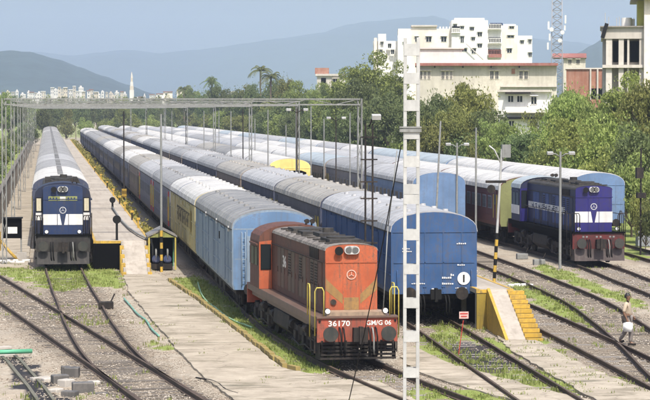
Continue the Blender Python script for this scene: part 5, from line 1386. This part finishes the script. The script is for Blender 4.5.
# ------------------------------------------------------------------ the walking man
def person(x, y, hd):
    root = thing('person', 'man in beige shirt and grey trousers walking on the right tracks', 'person', (x, y, -.13), hd)
    J = {'pel':((0,0,.95),.135),'wai':((0,0,1.1),.135),'che':((0,-.01,1.32),.165),'nck':((0,-.015,1.46),.06),'nk2':((0,-.02,1.53),.055),
     'hd1':((0,-.035,1.60),.085),'hd2':((0,-.03,1.68),.09),'hd3':((0,-.025,1.735),.055),
     'shl':((-.19,0,1.41),.06),'ell':((-.25,.06,1.13),.045),'wrl':((-.24,-.05,.90),.03),'hnl':((-.24,-.07,.84),.034),
     'shr':((.19,0,1.41),.06),'elr':((.24,.02,1.13),.045),'wrr':((.22,-.16,.97),.03),'hnr':((.215,-.2,.93),.034),
     'hpl':((-.1,0,.90),.1),'knl':((-.1,-.16,.52),.065),'anl':((-.1,-.14,.10),.045),'tol':((-.1,-.30,.035),.038),
     'hpr':((.1,0,.90),.1),'knr':((.1,.06,.50),.065),'anr':((.1,.28,.15),.045),'tor':((.1,.22,.035),.036)}
    E = [('pel','wai'),('wai','che'),('che','nck'),('nck','nk2'),('nk2','hd1'),('hd1','hd2'),('hd2','hd3'),('che','shl'),('shl','ell'),('ell','wrl'),('wrl','hnl'),('che','shr'),('shr','elr'),('elr','wrr'),('wrr','hnr'),
     ('pel','hpl'),('hpl','knl'),('knl','anl'),('anl','tol'),('pel','hpr'),('hpr','knr'),('knr','anr'),('anr','tor')]
    fingers = []
    for s, h in ((-1,'hnl'),(1,'hnr')):
        b_ = Vector(J[h][0]); 
        for k in range(4): 
            n1, n2 = f'f{s}{k}a', f'f{s}{k}b'; dy = (k-1.5)*.02; L_ = (.05,.058,.054,.042)[k]
            J[n1] = ((b_.x, b_.y+dy, b_.z-.035),.010); J[n2] = ((b_.x-s*.012, b_.y+dy, b_.z-.035-L_),.008); E += [(h,n1),(n1,n2)]
        J[f't{s}'] = ((b_.x-s*.02, b_.y-.045, b_.z-.03),.010); E.append((h, f't{s}'))
    def skin(nm, names, mats, infl=0, sub=2, parent=root, pick=None):
        ks = [k for k in J if k in names]; idx = {k: i for i, k in enumerate(ks)}
        me = bpy.data.meshes.new(nm); me.from_pydata([J[k][0] for k in ks], [(idx[a], idx[b]) for a, b in E if a in idx and b in idx], [])
        o = bpy.data.objects.new(nm, me); COL.objects.link(o)
        m = o.modifiers.new('s', 'SKIN'); m.use_smooth_shade = True
        for i, k in enumerate(ks): r = J[k][1]+infl; me.skin_vertices[0].data[i].radius = (r, r)
        me.skin_vertices[0].data[0].use_root = True
        m2 = o.modifiers.new('sub', 'SUBSURF'); m2.levels = sub; m2.render_levels = sub
        dg = bpy.context.evaluated_depsgraph_get(); dg.update(); bpy.context.view_layer.update()
        me2 = bpy.data.meshes.new_from_object(o.evaluated_get(bpy.context.evaluated_depsgraph_get())); bpy.data.objects.remove(o)
        me2.materials.clear(); me2.materials.append(mats); o2 = bpy.data.objects.new(nm, me2); COL.objects.link(o2); o2.parent = parent; return o2
    skinm = plain('brown skin', (.16,.085,.05), .5)
    body = skin('body', list(J), skinm)
    skin('shirt', ['pel','wai','che','nck','shl','ell','shr','elr'], paint('beige shirt cloth', (.42,.34,.25), amt=.1), .018)
    skin('trousers', ['pel','hpl','knl','anl','hpr','knr','anr'], paint('grey trouser cloth', (.20,.175,.16), amt=.15), .022)
    MB().cyl((0,-.015,1.69),(0,.0,1.785),.1,.055,14).cyl((0,.03,1.60),(0,-.002,1.69),.08,.1,14).build('hair', [plain('black hair', (.012,.01,.01), .6)], root)
    MB().cyl((0,-.125,1.645),(0,-.155,1.625),.016,.02,8).build('nose', [skinm], body)
    for s in (-1,1):
        MB().cyl((s*.033,-.112,1.675),(s*.033,-.124,1.675),.011,n=8).build('eye', [M['black']], body)
        MB().cyl((s*.092,-.02,1.65),(s*.104,-.01,1.65),.026,.022,8).build('ear', [skinm], body)
    MB().box(-.028,.028,-.124,-.112,1.585,1.593).build('mouth', [plain('lips', (.12,.05,.04))], body)
    for s, (ax_, ay_, az_, rx_) in ((-1,(-.1,-.2,.04,0)),(1,(.1,.25,.07,.5))):
        MB().obox((ax_,ay_,az_),(.095,.27,.08),0,0,-rx_).build('shoe', [M['dark']], root, bevel=.02)
    bag = thing('bag', 'white carrier bag hanging from the walking man\'s left hand', 'bag', (0,0,0))
    bag.matrix_world = Matrix.Translation((x,y,-.13)) @ Matrix.Rotation(hd,4,'Z')
    bag.location = bag.matrix_world.translation; bag.rotation_euler = (0,0,hd)
    P = [(-.13,.48),(-.17,.62),(-.16,.78),(-.08,.80),(.06,.80),(.15,.77),(.17,.6),(.13,.48)]
    mb = MB(); vs = []
    for yy_, k_ in ((-.05,.92),(0,1.04),(.05,.9)): vs += [(-.27+(-.0)+yy_*1.0, -.09+a*k_, b_) for a, b_ in P]
    n = len(P); fs = [(j*n+i, j*n+(i+1)%n, (j+1)*n+(i+1)%n, (j+1)*n+i) for j in range(2) for i in range(n)] + [tuple(range(n)), tuple(range(2*n,3*n))[::-1]]
    mb.add(vs, fs, 0, True); mb.build('bag_body', [plain('white plastic bag', (.78,.78,.77), .4)], bag)
    mb = MB(); mb.tube([(-.27,-.15,.78),(-.245,-.09,.81),(-.24,-.07,.80),(-.27,-.03,.78)], .008); mb.build('handle', [plain('white plastic bag', (.78,.78,.77))], bag)
p = G(627, 346); person(p.x, p.y, rad(62))

# ------------------------------------------------------------------ haze
mb = MB(); mb.box(-7000, 8000, -300, 10400, -3, 430)
hz_ = mb.build('haze', []); tag(hz_, 'thin pale blue haze filling the air over the yard and town', 'haze', kind='stuff')
mt = bpy.data.materials.new('haze air'); mt.use_nodes = True; t = NT(mt); o_ = t.n('OutputMaterial'); pv = t.n('VolumePrincipled')
pv.inputs['Color'].default_value = (.66,.77,1.0,1); pv.inputs['Density'].default_value = .00018; pv.inputs['Anisotropy'].default_value = .25
t.l(pv.outputs[0], o_.inputs['Volume']); hz_.data.materials.append(mt)
